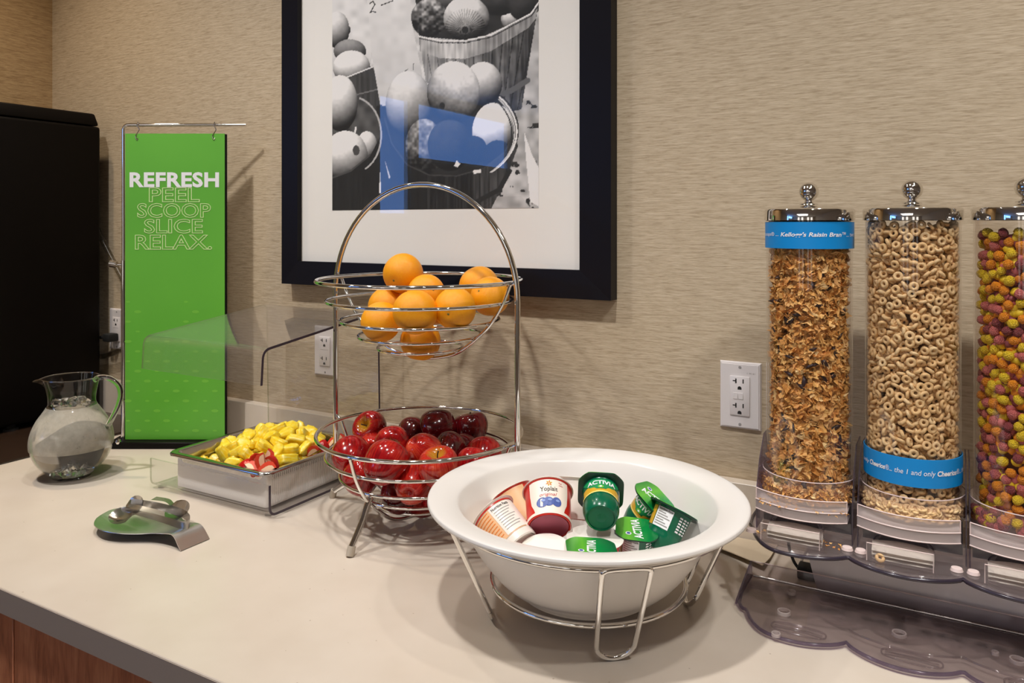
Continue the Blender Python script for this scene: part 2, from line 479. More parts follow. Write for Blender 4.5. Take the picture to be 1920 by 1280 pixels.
for a, b in zip(xs[:-1], xs[1:]):
    d = box('door', M['wood'], cab, a + 0.0015, b - 0.0015, -0.374, -0.353, 0.11, 0.882, 0.0015, 1)
    tube('handle', M['steel'], d, fillet([(b - 0.05, -0.374, 0.6), (b - 0.05, -0.40, 0.6), (b - 0.05, -0.40, 0.74), (b - 0.05, -0.374, 0.74)], 0.012), 0.005)

# ------------------------------------------------------------------ black machine and the dark board under it
bd = box('serving_board', pm('dark_brown_laminate', srgb(46, 33, 25), 0.22), None, -2.325, -1.81, -0.66, -0.03, 0.0003, 0.006, 0.002)
tag(bd, 'dark brown glossy flat board under the black machine', 'board')
mc = thing('coffee_machine', 'tall matte black beverage machine on small rubber feet by left wall', 'coffee machine', (-2.19, -0.19, 0.006))
bm = bmesh.new(); add_box(bm, -0.137, 0.140, -0.15, 0.150, 0.014, 0.79, 0.008, 3)
fin(bm, 'body', M['black'], mc)
bm = bmesh.new()
vs = [(-0.133, -0.146, 0.792), (0.138, -0.146, 0.792), (0.138, 0.147, 0.792), (-0.133, 0.147, 0.792), (-0.129, -0.14, 0.826), (0.130, -0.14, 0.826), (0.130, 0.139, 0.826), (-0.129, 0.139, 0.826)]
V = [bm.verts.new(v) for v in vs]
for q in ((3, 2, 1, 0), (4, 5, 6, 7), (0, 1, 5, 4), (1, 2, 6, 5), (2, 3, 7, 6), (3, 0, 4, 7)): bm.faces.new([V[i] for i in q])
bmesh.ops.bevel(bm, geom=bm.edges[:], offset=0.005, segments=2, affect='EDGES', profile=0.5)
fin(bm, 'lid', M['black'], mc)
for sx in (-0.11, 0.118):
    for sy in (-0.075, 0.12):
        lathe('foot', M['black_rubber'], mc, [(0, 0), (0.017, 0), (0.017, 0.004), (0.010, 0.006), (0.010, 0.016), (0, 0.016)], 20, cx=sx, cy=sy)

# ------------------------------------------------------------------ wall outlets
def outlet(label, X, Z, gfci, name='wall_outlet'):
    t = thing(name, label, 'outlet', (X, 0.0, Z), group='white duplex wall outlets')
    W, Hh = 0.0349, 0.0572
    bm = bmesh.new(); add_box(bm, -W, W, -0.0062, -0.0002, -Hh, Hh)
    top = [v for v in bm.verts if v.co.y < -0.003]
    for v in top: v.co.x *= 0.93; v.co.z *= 0.955
    bmesh.ops.bevel(bm, geom=[e for e in bm.edges if all(v.co.y < -0.003 for v in e.verts)], offset=0.0015, segments=2, affect='EDGES')
    fin(bm, 'cover_plate', M['white_plate'], t)
    bm = bmesh.new(); add_box(bm, -0.0167, 0.0167, -0.0085, -0.006, -0.0335, 0.0335, 0.0012, 2)
    f = fin(bm, 'receptacle', M['white_plate'], t)
    f['label'] = 'raised white receptacle face with black slots'
    for sgn in (1, -1):
        cz = 0.0208 * sgn
        bm = bmesh.new()
        y0, y1 = -0.0088, -0.0080
        add_box(bm, -0.0072, -0.0050, y0, y1, cz + 0.0005, cz + 0.0085)
        add_box(bm, -0.0115, -0.0050, y0, y1, cz + 0.0038, cz + 0.0054)
        add_box(bm, 0.0050, 0.0070, y0, y1, cz + 0.0010, cz + 0.0080)
        pts = [(0.0033 * math.cos(a), cz - 0.0075 + 0.0033 * math.sin(a)) for a in [PI * k / 8 for k in range(9)]] + [(-0.0033, cz - 0.0098), (0.0033, cz - 0.0098)]
        A = [bm.verts.new((p[0], y0, p[1])) for p in pts]; bm.faces.new(A)
        fin(bm, 'slot', M['slot'], f, smooth=False, recalc=False)
    if gfci:
        for k, (a, b) in enumerate(((-0.0105, -0.0030), (-0.0022, 0.0062))):
            box('test_button', M['white_plate'], f, a, b, -0.0094, -0.0084, -0.0055, 0.0055, 0.0004, 1)
        text_obj('lettering', '1 M 41', (0.012, 0.025, 0.0375, 0.0405), lambda u, v, q: (u, -0.00635, v), M['gray_print'], t)
    else:
        for cz in (0.0035, -0.0335):
            box('slot_line', M['gray_print'], f, -0.012, 0.012, -0.0087, -0.0084, cz, cz + 0.0007)
    for sgn in (1, -1):
        lathe_bm = bmesh.new(); add_lathe(lathe_bm, [(0, 0.0007), (0.0022, 0.0006), (0.0026, 0)], 12)
        for v in lathe_bm.verts: v.co = Vector((v.co.x, -0.0062 - v.co.z, v.co.y + 0.0485 * sgn))
        fin(lathe_bm, 'screw', M['gray_print'], t)
    return t
outlet('white wall outlet with test buttons left of the bran flake tube', -0.3125, 0.2350, True)
outlet('white wall outlet behind the chrome fruit basket post', -1.2535, 0.2345, False)
ol = outlet('white wall outlet half hidden behind the green banner, black plug in it', -2.031, 0.2330, False)
pg = thing('power_plug', 'black power plug with cord in outlet beside black machine', 'plug', (-2.031, -0.009, 0.2122))
bm = bmesh.new(); add_box(bm, -0.016, 0.014, -0.030, 0.0, -0.011, 0.011, 0.004, 2)
fin(bm, 'plug_body', M['black_rubber'], pg)
tube('cord', M['black_rubber'], pg, smooth_path([(-0.014, -0.02, 0.0), (-0.045, -0.024, -0.003), (-0.09, -0.016, -0.02), (-0.12, -0.012, -0.08), (-0.13, -0.030, -0.16)], 8), 0.0042)
hs = thing('water_hose', 'loop of translucent white hose between machine and banner stand', 'hose', (-2.05, -0.012, 0.19))
tube('hose', mat_clear('milky_hose', (0.75, 0.74, 0.70, 1), (0.5, 0.48, 0.45, 1), 1.4, 0.2), hs, smooth_path([(-0.06, -0.010, 0.345), (-0.012, -0.012, 0.285), (0.07, -0.012, 0.19), (0.155, -0.014, 0.10), (0.16, -0.016, 0.04), (0.075, -0.014, -0.005), (0.0, -0.014, -0.03), (-0.05, -0.012, -0.036), (-0.10, -0.011, -0.032)], 10), 0.0075)

# ------------------------------------------------------------------ framed print
pf = thing('picture_frame', 'large black framed black-and-white photo of peaches in baskets', 'picture', (-0.955, 0.0, 0.3875))
FX0, FX1, FZ1 = -0.412, 0.417, 0.93
zb, zm = 0.0, 0.0535
bw = 0.0465
bm = bmesh.new()
def frame_bar(bm, a, b, c_, d):  # outer a-b, inner c-d in (x,z); bevelled section
    q = [bm.verts.new((p[0], y, p[1])) for p, y in ((a, -0.001), (b, -0.001), (b, -0.030), (a, -0.030), (c_, -0.001), (d, -0.001), (d, -0.026), (c_, -0.026))]
    for f in ((0, 1, 2, 3), (4, 7, 6, 5), (3, 2, 6, 7), (0, 4, 5, 1), (0, 3, 7, 4), (1, 5, 6, 2)): bm.faces.new([q[i] for i in f])
O = [(FX0, zb), (FX1, zb), (FX1, FZ1), (FX0, FZ1)]
I = [(FX0 + bw, zm), (FX1 - bw - 0.018, zm), (FX1 - bw - 0.018, FZ1 - zm), (FX0 + bw, FZ1 - zm)]
for k in range(4):
    bm = bmesh.new(); frame_bar(bm, O[k], O[(k + 1) % 4], I[k], I[(k + 1) % 4])
    fin(bm, 'frame_bar', M['frame'], pf, smooth=False)
box('mat_board', M['mat_board'], pf, I[0][0] - 0.004, I[1][0] + 0.004, -0.012, -0.010, zm - 0.004, FZ1 - zm + 0.004)
gb = bmesh.new()
gv = [gb.verts.new(p) for p in ((I[0][0] - 0.003, -0.0205, zm - 0.003), (I[1][0] + 0.003, -0.0205, zm - 0.003), (I[1][0] + 0.003, -0.0205, FZ1 - zm + 0.003), (I[0][0] - 0.003, -0.0205, FZ1 - zm + 0.003))]
gb.faces.new(gv)
fin(gb, 'glazing', M['picture_glass'], pf, smooth=False)

def paint(px, py):
    """grey value of the printed photograph (peaches, baskets, paper sign), in the print's own layout"""
    x = (px - 600) * 3.1227; y = py * 3.1227
    r = np.random.default_rng(3)
    def vn(sx, sy, seed):
        g = np.random.default_rng(seed).random((64, 64))
        u = (x / sx) % 64; v = (y / sy) % 64
        i = np.floor(u).astype(int) % 64; j = np.floor(v).astype(int) % 64
        fu = u - np.floor(u); fv = v - np.floor(v); fu = fu * fu * (3 - 2 * fu); fv = fv * fv * (3 - 2 * fv)
        i2, j2 = (i + 1) % 64, (j + 1) % 64
        return (g[i, j] * (1 - fu) + g[i2, j] * fu) * (1 - fv) + (g[i, j2] * (1 - fu) + g[i2, j2] * fu) * fv
    n1, n2, n3 = vn(40, 40, 1), vn(14, 14, 2), vn(9, 120, 4)
    g = 0.62 + 0.16 * n1
    def poly(P):
        P = np.array(P, float); ins = np.zeros(x.shape, bool); j = len(P) - 1
        for i in range(len(P)):
            xi, yi = P[i]; xj, yj = P[j]
            c_ = ((yi > y) != (yj > y)) & (x < (xj - xi) * (y - yi) / (yj - yi + 1e-9) + xi)
            ins ^= c_; j = i
        return ins
    def put(mask, val):
        nonlocal g
        g = np.where(mask, val, g)
    def peach(cx, cy, rx, ry, val, lx=-0.25, ly=-0.75, tex=0.05, con=0.6):
        u, v = (x - cx) / rx, (y - cy) / ry
        q = u * u + v * v
        nz = np.sqrt(np.clip(1 - q, 0, 1))
        sh = np.clip(0.36 + (con + 0.18) * (u * lx + v * ly) + 0.42 * nz, 0.06, 1.12)
        put(q < 1, np.clip(val * sh + tex * (n2 - 0.5) * 0.9 + tex * (n1 - 0.5), 0.02, 0.98))
    def line(P, wd, val):
        P = np.array(P, float)
        d = np.full(x.shape, 1e9)
        for a, b in zip(P[:-1], P[1:]):
            ab = b - a; t = np.clip(((x - a[0]) * ab[0] + (y - a[1]) * ab[1]) / (ab @ ab), 0, 1)
            d = np.minimum(d, np.hypot(x - a[0] - t * ab[0], y - a[1] - t * ab[1]))
        put(d < wd, val)
    def arc(cx, cy, rx, ry, a0, a1, n=40):
        return [(cx + rx * math.cos(math.radians(a0 + (a1 - a0) * k / n)), cy + ry * math.sin(math.radians(a0 + (a1 - a0) * k / n))) for k in range(n + 1)]
    # cloth with leaf print on the right
    cl = x > 980
    leaf = (vn(34, 26, 9) > 0.62) & (n2 > 0.35)
    put(cl, 0.52 + 0.22 * n1); put(cl & leaf & (y > 540) & ~((y > 750) & (y < 940)), 0.10 + 0.1 * n2)
    put(poly([(1195, 770), (1240, 900), (1290, 1000), (1290, 1215), (1230, 1180), (1205, 920)]), 0.92 - 0.1 * n1)
    put(poly([(990, 1225), (1050, 1150), (1180, 1150), (1240, 1225)]), 0.5 + 0.2 * n1)
    # left upper pale fruit
    put(x < 300, 0.80 - 0.1 * n1)
    peach(165, 175, 14, 26, 0.25); peach(100, 175, 72, 108, 0.78); peach(175, 300, 95, 70, 0.52); peach(185, 395, 110, 100, 0.95)
    put(poly([(150, 452), (312, 388), (372, 660), (200, 620)]), 0.16 + 0.12 * n3); line([(150, 455), (312, 390)], 4, 0.75)
    line([(190, 560), (350, 520)], 4, 0.4)
    # top right basket
    put(poly([(520, -400), (1290, -400), (1290, 60), (900, 240), (580, 215)]), 0.11 + 0.06 * n1)
    peach(760, -10, 85, 80, 0.45); peach(640, 105, 108, 112, 0.42, tex=0.5); peach(1115, 110, 55, 68, 0.85, tex=0.1); peach(1040, 30, 120, 60, 0.2); peach(1180, 20, 80, 100, 0.25)
    rad = np.hypot((x - 850) / 1.0, (y - 175) * 0.95); ang = np.arctan2(y - 175, x - 850)
    peach(858, 110, 135, 132, 0.86, tex=0.12)
    put(((x - 858) / 135) ** 2 + ((y - 110) / 132) ** 2 < 1, np.clip(g - 0.16 * (np.sin(ang * 46) > 0.2) * (rad < 120) * (rad > 26), 0, 1)); put(rad < 20, 0.12)
    rim = [(578, 212), (700, 238), (850, 238), (1000, 205), (1130, 135), (1235, 80), (1282, 10)]
    body = rim + [(1240, 260), (1180, 640), (980, 690), (620, 480)]
    stave = np.abs(((x - 900) / (1 + (y - 200) * -0.0006) / 58.0) % 1 - 0.5)
    put(poly(body), np.clip(0.34 + 0.2 * (n3 - 0.5) + 0.12 * n1 - 0.16 * (stave > 0.44) + 0.0006 * (900 - x), 0.05, 1))
    band = poly(rim + [(1262, 110), (1225, 160), (1000, 300), (850, 345), (700, 340), (585, 300)])
    put(band, np.clip(0.50 + 0.22 * (n3 - 0.5) + 0.12 * (n1 - .5) + 0.22 * np.exp(-((x - 760) / 130.0) ** 2), 0, 1))
    line([(p[0], p[1]) for p in rim], 4, 0.85); line([(p[0] + 4, p[1] + 12) for p in rim], 3, 0.15)
    line([(1040, 560), (1120, 530), (1215, 470)], 16, 0.34)
    # paper sign
    put(poly([(245, -400), (515, -400), (535, 120), (600, 440), (520, 640), (352, 612), (300, 300)]), 0.80 - 0.00012 * y - 0.05 * n1)
    line([(292, 20), (310, 8), (322, 24), (305, 55), (292, 74), (308, 66), (326, 72)], 3, 0.12); line([(360, 30), (428, 4)], 3, 0.15)
    line([(455, 445), (515, 405)], 2.5, 0.3); line([(545, 410), (548, 370)], 2, 0.35)
    # between baskets
    put(poly([(330, 620), (400, 620), (520, 1230), (330, 1230)]), 0.10 + 0.05 * n1)
    put(poly([(345, 1130), (352, 1000), (358, 1130)]), 0.9); put(poly([(380, 940), (412, 1035), (405, 1050)]), 0.7)
    # front basket: inside, fruit, rim and staves
    inside = ((x - 770) / 395) ** 2 + ((y - 760) / 300) ** 2 < 1
    put(inside & (y > 560), 0.10 + 0.05 * n1)
    peach(955, 490, 112, 128, 0.86); peach(520, 610, 135, 195, 0.80); peach(782, 540, 155, 182, 0.84, lx=0.1, tex=0.10)
    put(((x - 715) / 16) ** 2 + ((y - 620) / 22) ** 2 < 1, 0.15)
    peach(1015, 780, 125, 178, 0.98, ly=-0.9, con=0.75); peach(610, 860, 110, 165, 0.48, tex=0.3); peach(760, 850, 130, 150, 0.22); peach(905, 880, 75, 85, 0.12); peach(1040, 920, 90, 100, 0.12)
    fr = [(378, 690), (420, 840), (510, 965), (640, 1025), (800, 1030), (960, 985), (1080, 890), (1150, 760)]
    stv = np.abs((x / 52.0) % 1 - 0.5)
    put(poly(fr + [(1158, 860), (1090, 1050), (1000, 1225), (520, 1235), (430, 1000)]), np.clip(0.10 + 0.16 * (n3 - 0.4) * (x > 620) + 0.10 * (x > 900) - 0.06 * (stv > 0.44), 0.03, 1))
    line(fr, 4, 0.22); line(arc(760, 770, 392, 300, -42, 52), 5, 0.9); line(arc(748, 775, 392, 300, -40, 50), 4, 0.7); line(arc(735, 780, 388, 298, -38, 48), 4, 0.16)
    line([(900, 1190), (1050, 1110), (1110, 1000)], 14, 0.13); put(poly([(895, 998), (940, 990), (945, 1010), (900, 1018)]), 0.9)
    put(poly([(785, 970), (800, 940), (822, 960), (805, 980)]), 0.85)
    # left front basket
    put((((x - 190) / 165) ** 2 + ((y - 790) / 220) ** 2 < 1) & (x > 60), 0.16 + 0.18 * n1)
    peach(120, 605, 100, 165, 0.90); peach(275, 860, 62, 92, 0.80); peach(150, 915, 130, 150, 0.92)
    put(((x - 212) / 20) ** 2 + ((y - 880) / 30) ** 2 < 1, 0.25); line([(205, 775), (210, 745)], 5, 0.8)
    put(poly([(60, 1045), (200, 985), (300, 900), (352, 800), (345, 1235), (60, 1235)]), 0.09 + 0.05 * n3)
    line(arc(190, 790, 168, 222, -75, 62), 5, 0.62); line([(60, 1045), (180, 1000), (290, 910)], 5, 0.25)
    return np.clip(g, 0.01, 0.99)
PX0, PX1, PZ0, PZ1 = -1.2255, -0.6955, 0.5583, 1.19
nx, nz = 330, 390
gx, gz = np.meshgrid(np.linspace(PX0, PX1, nx), np.linspace(PZ0, PZ1, nz))
Zc = -gx * sT + (-0.0125 + CAM_D) * cT; xc = gx * cT + (-0.0125 + CAM_D) * sT
val = paint(960 + F_PX * xc / Zc, HOR - F_PX * (gz - CAM_H) / Zc)
val = np.clip(0.5 + (val * 1.12 - 0.5) * 1.12 + 0.03, 0.03, 0.97)
lin = np.where(val <= 0.04045, val / 12.92, ((val + 0.055) / 1.055) ** 2.4)
me = bpy.data.meshes.new('print')
idx = np.arange(nx * nz).reshape(nz, nx)
quads = np.stack([idx[:-1, :-1], idx[:-1, 1:], idx[1:, 1:], idx[1:, :-1]], -1).reshape(-1, 4)
me.from_pydata(np.stack([gx + 0.955, np.full_like(gx, -0.0125), gz - 0.3875], -1).reshape(-1, 3).tolist(), [], quads.tolist())
at = me.color_attributes.new('ink', 'FLOAT_COLOR', 'POINT')
rgba = np.ones((nx * nz, 4), np.float32); rgba[:, 0] = lin.ravel(); rgba[:, 1] = lin.ravel() * 0.965; rgba[:, 2] = lin.ravel() * 0.95
at.data.foreach_set('color', rgba.ravel())
pmt, nt, b, o_ = new_mat('photo_print')
an = nt.nodes.new('ShaderNodeAttribute'); an.attribute_name = 'ink'
nt.links.new(an.outputs['Color'], b.inputs['Base Color']); b.inputs['Roughness'].default_value = 0.7
pr = link('print', me, pmt, pf); pr['label'] = 'black-and-white photograph of peaches in bushel baskets'

# ------------------------------------------------------------------ green banner on a stand
sc0 = world_at(328, 835, 1.841)
sg = thing('banner_stand', 'chrome stand with hanging green banner reading REFRESH', 'sign', (sc0.x, sc0.y, 0), TH)
pxs = lambda px: (px - 328) / F_PX * 1.841
pzs = lambda py: CAM_H - (py - HOR) / F_PX * 1.841
box('base', M['black'], sg, pxs(212), pxs(428), -0.03, 0.03, 0.0003, 0.0155, 0.002, 1)
tube('pole', M['chrome'], sg, fillet([(pxs(231), 0.002, 0.012), (pxs(231), 0.002, pzs(234)), (pxs(461), 0.002, pzs(234))], 0.012), 0.0040)
tube('pole_sleeve', M['chrome'], sg, [(pxs(231), 0.002, 0.014), (pxs(231), 0.002, pzs(488))], 0.0058)
kn = bmesh.new(); add_tube(kn, [(pxs(231), 0.002, pzs(496)), (pxs(218), 0.002, pzs(496))], 0.0028); add_tube(kn, [(pxs(218), 0.002, pzs(496)), (pxs(206), 0.002, pzs(494))], [0.0075, 0.0085])
fin(kn, 'clamp_knob', M['chrome'], sg)
bx = bmesh.new(); add_lathe(bx, [(0, -0.007), (0.005, -0.005), (0.007, 0), (0.005, 0.005), (0, 0.007)], 14, cx=pxs(232), cy=-0.026)
for v in bx.verts: v.co.z += pzs(822)
fin(bx, 'clamp_ball', M['chrome'], sg)
box('backing_panel', M['black'], sg, pxs(237.5), pxs(426.5), -0.006, -0.002, pzs(836) + 0.003, pzs(252))
green = new_mat('green_banner_print'); b = green[2]
n = noise(green[1], coords(green[1], (1, 1, 1)), 2.5, 2)
green[1].links.new(ramp(green[1], n, [(0.3, srgb(90, 168, 50)), (0.7, srgb(104, 184, 58))]), b.inputs['Base Color']); b.inputs['Roughness'].default_value = 0.33
bn = box('banner', green[0], sg, pxs(237.5), pxs(423.5), -0.0072, -0.0061, pzs(822), pzs(251))
bn['label'] = 'bright green printed banner panel'
fm = lambda u, v, q: (u, -0.0078 - q, v)
text_obj('lettering', 'REFRESH', (pxs(246), pxs(413), pzs(351.5), pzs(323)), fm, M['white_print'], bn, bold=0.035, spacing=1.05)
for s_, x0, x1, y0, y1 in (('PEEL', 282, 377, 379, 352), ('SCOOP', 260, 398, 408.5, 381), ('SLICE', 273, 383, 437.5, 410.5), ('RELAX.', 256, 400, 468, 440)):
    text_obj('lettering', s_, (pxs(x0), pxs(x1), pzs(y0), pzs(y1)), fm, M['light_green_print'], bn, bold=0.012, outline=0.016)
bm = bmesh.new()
for row in range(14):
    yy = 565 + row * 18.5
    for k in range(6):
        xx = 243 + k * 36 + (18 if row % 2 else 0)
        if xx > 418 or xx < 243: continue
        if row < 4 and (k + row * 3) % 3: continue
        rr = 0.004 + 0.0025 * ((k * 7 + row * 5) % 3) / 2
        V = [bm.verts.new((pxs(xx) + rr * 1.3 * math.cos(2 * PI * q / 12), -0.0074, pzs(yy) + rr * 0.55 * math.sin(2 * PI * q / 12))) for q in range(12)]
        bm.faces.new(V)
tag(fin(bm, 'printed_dots', M['dot_green'], bn, smooth=False, recalc=False), kind='stuff')
for hx in (260, 403.5):
    X = pxs(hx)
    tube('hook', M['chrome'], sg, smooth_path([(X, -0.003, pzs(229)), (X - 0.0015, -0.004, pzs(236)), (X + 0.004, -0.005, pzs(243)), (X + 0.001, -0.0065, pzs(249)), (X - 0.003, -0.0085, pzs(256)), (X - 0.001, -0.0085, pzs(262)), (X + 0.002, -0.007, pzs(260))], 6), 0.0012)
    tube('rod_clip', M['chrome'], sg, [(X, 0.002 + 0.0055 * math.cos(a), pzs(234) + 0.0055 * math.sin(a)) for a in [2 * PI * k / 16 for k in range(16)]], 0.0011, True)
    g2 = bmesh.new(); V = [g2.verts.new((X - 0.001 + 0.0022 * math.cos(2 * PI * q / 12), -0.0075, pzs(261.5) + 0.0022 * math.sin(2 * PI * q / 12))) for q in range(12)]; g2.faces.new(V)
    fin(g2, 'eyelet', M['slot'], bn, smooth=False, recalc=False)

# ------------------------------------------------------------------ water pitcher
PX, PY = -1.602, -0.388
pt = thing('water_pitcher', 'round clear glass pitcher of iced water left of the fruit tray', 'pitcher', (PX, PY, 0.0065 if False else 0.0003))
prof = [(0, 0.004), (0.030, 0.0035), (0.037, 0.0), (0.040, 0.004), (0.052, 0.016), (0.068, 0.036), (0.0765, 0.058), (0.0785, 0.075), (0.0755, 0.095), (0.066, 0.118), (0.054, 0.136), (0.0465, 0.148), (0.0445, 0.158), (0.0455, 0.172), (0.0490, 0.190), (0.0520, 0.206)]
bm = bmesh.new()
P2 = [(p.x, p.y) for p in smooth_path([(a, b, 0) for a, b in prof[2:]], 4)]
rows = []
SEG = 64
SPA = math.atan2(-cT * 0.30 - 0.0, -1.0) if False else math.atan2(-sT, -cT)   # spout points to the viewer's left
def spout(r, z, a):
    d = (a - SPA + PI) % (2 * PI) - PI
    k = max(0.0, (z - 0.172) / 0.034)
    return r + 0.028 * k * k * math.exp(-(d / 0.34) ** 2), z - 0.010 * k * k * math.exp(-(d / 0.25) ** 2)
cen = bm.verts.new((0, 0, 0.001))
for r, z in P2:
    rows.append([bm.verts.new((spout(r, z, 2 * PI * k / SEG)[0] * math.cos(2 * PI * k / SEG), spout(r, z, 2 * PI * k / SEG)[0] * math.sin(2 * PI * k / SEG), spout(r, z, 2 * PI * k / SEG)[1])) for k in range(SEG)])
for k in range(SEG): bm.faces.new((cen, rows[0][(k + 1) % SEG], rows[0][k]))
for A, B in zip(rows[:-1], rows[1:]):
    for k in range(SEG): bm.faces.new((A[k], A[(k + 1) % SEG], B[(k + 1) % SEG], B[k]))
rim_pts = [v.co.copy() for v in rows[-1]]
M['glass'] = mat_clear('pitcher_glass', (0.97, 0.97, 0.96, 1), (0.55, 0.56, 0.55, 1), 1.5, 0.0)
fin(bm, 'glass_body', M['glass'], pt, angle=180)
M['glass_solid'] = mat_glass('glass_solid', (0.98, 0.98, 0.97, 1), 1.45)
tube('rim', M['glass_solid'], pt, rim_pts, 0.0013, True, 8)
hd = RIGHT
hp = [(0.0470, 0.200), (0.058, 0.206), (0.078, 0.204), (0.097, 0.190), (0.102, 0.170), (0.096, 0.145), (0.085, 0.122), (0.076, 0.106), (0.070, 0.100)]
tube('handle', M['glass_solid'], pt, [Vector((hd.x * r, hd.y * r, z)) for r, z in [(p.x, p.y) for p in smooth_path([(a, b, 0) for a, b in hp], 6)]], 0.0056, False, 12)
wat = [(0, 0.005), (0.035, 0.005)] + [(r - 0.0022, z) for r, z in P2 if 0.006 < z < 0.149] + [(0.0425, 0.150), (0, 0.150)]
M['water'] = mat_glass('water', (0.97, 0.98, 0.97, 1), 1.33)
lathe('water', M['water'], pt, wat, 64, 60)
fm_, nt, b, o_ = new_mat('condensation_frost')
tr = nt.nodes.new('ShaderNodeBsdfTransparent'); df = nt.nodes.new('ShaderNodeBsdfDiffuse'); mx = nt.nodes.new('ShaderNodeMixShader')
df.inputs['Color'].default_value = srgb(205, 200, 186)
nv = noise(nt, coords(nt, (1, 1, 0.8)), 60, 4, 0.6)
nt.links.new(math_n(nt, 'ADD', math_n(nt, 'MULTIPLY', nv, 0.45), 0.22), mx.inputs[0]); nt.links.new(tr.outputs[0], mx.inputs[1]); nt.links.new(df.outputs[0], mx.inputs[2]); nt.links.new(mx.outputs[0], o_.inputs['Surface']); nt.nodes.remove(b)
fr = lathe('condensation', fm_, pt, [(r + 0.0006, z) for r, z in P2 if 0.058 < z < 0.150], 64, 180)
fr['label'] = 'misty band of condensation on the glass'
M['ice'] = mat_glass('ice', (0.96, 0.97, 0.97, 1), 1.31, 0.12)
for k in range(9):
    a = 2.4 * k; rr = 0.006 + 0.0032 * k
    bm = bmesh.new(); add_box(bm, -0.0085, 0.0085, -0.0085, 0.0085, -0.0065, 0.0065, 0.003, 2)
    for v in bm.verts: v.co += Vector((rng.normal(), rng.normal(), rng.normal())) * 0.0006
    ic = fin(bm, 'ice_cube', M['ice'])
    ic.location = (PX + rr * math.cos(a), PY + rr * math.sin(a), 0.1545 + 0.002 * math.sin(3 * k)); ic.rotation_euler = (0.4 * math.sin(k), 0.5 * math.cos(2 * k), k)
    tag(ic, 'clear ice cube floating in the neck of the water pitcher', 'ice cube', 'ice cubes floating in the pitcher')
for k in range(5):
    bm = bmesh.new(); add_box(bm, -0.010, 0.010, -0.009, 0.009, -0.008, 0.008, 0.003, 2)
    for v in bm.verts: v.co += Vector((rng.normal(), rng.normal(), rng.normal())) * 0.0008
    ic = fin(bm, 'ice_cube', M['ice'])
    a = 1.3 * k
    ic.location = (PX + 0.018 * math.cos(a), PY + 0.018 * math.sin(a), 0.019 + 0.003 * (k % 3)); ic.rotation_euler = (0.8 * k, 0.5 * k, k)
    tag(ic, 'clear ice cube at the bottom of the water pitcher', 'ice cube', 'ice cubes at the pitcher bottom')

def at_z(px, py, z):
    t, v = (px - 960) / F_PX, -(py - HOR) / F_PX
    k = (z - CAM_H) / v
    return Vector(((t * cT - sT) * k, (t * sT + cT) * k - CAM_D, z))
def rrect(x0, x1, y0, y1, r, n=6):
    out = []
    for cx, cy, a in ((x1 - r, y1 - r, 0), (x0 + r, y1 - r, 90), (x0 + r, y0 + r, 180), (x1 - r, y0 + r, 270)):
        for k in range(n + 1):
            q = math.radians(a + 90 * k / n); out.append((cx + r * math.cos(q), cy + r * math.sin(q)))
    return out
def loft(bm, loops, close_last=True, close_first=False):
    R = [[bm.verts.new(p) for p in L] for L in loops]
    n = len(R[0])
    for A, B in zip(R[:-1], R[1:]):
        for i in range(n): bm.faces.new((A[i], A[(i + 1) % n], B[(i + 1) % n], B[i]))
    if close_last: bm.faces.new(R[-1])
    if close_first: bm.faces.new(R[0][::-1])

# ------------------------------------------------------------------ fruit tray with sneeze guard
TX, TY = -1.22, -0.20
ft = thing('fruit_tray', 'clear acrylic tray holder with sneeze guard over a steel pan', 'tray', (TX, TY, 0.0))
gp = fillet([(-0.355, 0.0600), (-0.355, 0.0055), (-0.048, 0.0055), (-0.054, 0.340), (-0.370, 0.3035), (-0.374, 0.242)], 0.016, 6)
gp = [(p.x - TY, p.y) for p in gp]
bm = bmesh.new(); add_sheet(bm, gp, 0.0045, -1.389 - TX, -1.0585 - TX)
fin(bm, 'bent_guard', M['acrylic'], ft, angle=30)
bm = bmesh.new(); add_sheet(bm, gp, 0.0045, -1.0580 - TX, -1.0572 - TX)
e_ = fin(bm, 'guard_edge', M['edge_reflection'], ft, angle=30); e_['label'] = 'acrylic sheet end with dark internal reflection painted on'
bm = bmesh.new(); add_sheet(bm, gp, 0.0030, -1.3905 - TX, -1.3893 - TX)
e_ = fin(bm, 'guard_edge', mat_clear('edge_glow', (0.85, 0.88, 0.82, 1), (0.7, 0.72, 0.66, 1), 2.2, 0.1), ft, angle=30)  # glow of this end put into a pale, shiny strip
for fx in (-1.375, -1.075):
    for fy in (-0.34, -0.06):
        lathe('foot', M['acrylic'], ft, [(0, 0), (0.008, 0), (0.008, 0.003), (0, 0.003)], 16, cx=fx - TX, cy=fy - TY)
bx_ = [-1.337 - TX, -1.087 - TX, -0.336 - TY, -0.088 - TY]
bm = bmesh.new()
loft(bm, [[(x, y, z) for x, y in rrect(*bx_, 0.006, 3)] for z in (0.0705, 0.0085)], True, False)
fin(bm, 'white_box', M['white_acrylic'], ft)
rb = bmesh.new()
for k in range(46):
    y = bx_[2] + 0.010 + k * 0.005
    add_box(rb, bx_[1] + 0.0002, bx_[1] + 0.0012, y, y + 0.0022, 0.012, 0.066)
tag(fin(rb, 'box_ribs', M['white_acrylic'], ft, smooth=False), kind='stuff')
px0, px1, py0, py1 = -1.350 - TX, -1.070 - TX, -0.353 - TY, -0.078 - TY
def pr_(d, r, z): return [(x, y, z) for x, y in rrect(px0 + d, px1 - d, py0 + d, py1 - d, r)]
bm = bmesh.new()
loft(bm, [pr_(0.002, 0.022, 0.0708), pr_(0.0, 0.024, 0.0722), pr_(0.0, 0.024, 0.0755), pr_(0.002, 0.022, 0.0775), pr_(0.012, 0.016, 0.0775), pr_(0.015, 0.014, 0.0755), pr_(0.019, 0.020, 0.040), pr_(0.030, 0.012, 0.034)])
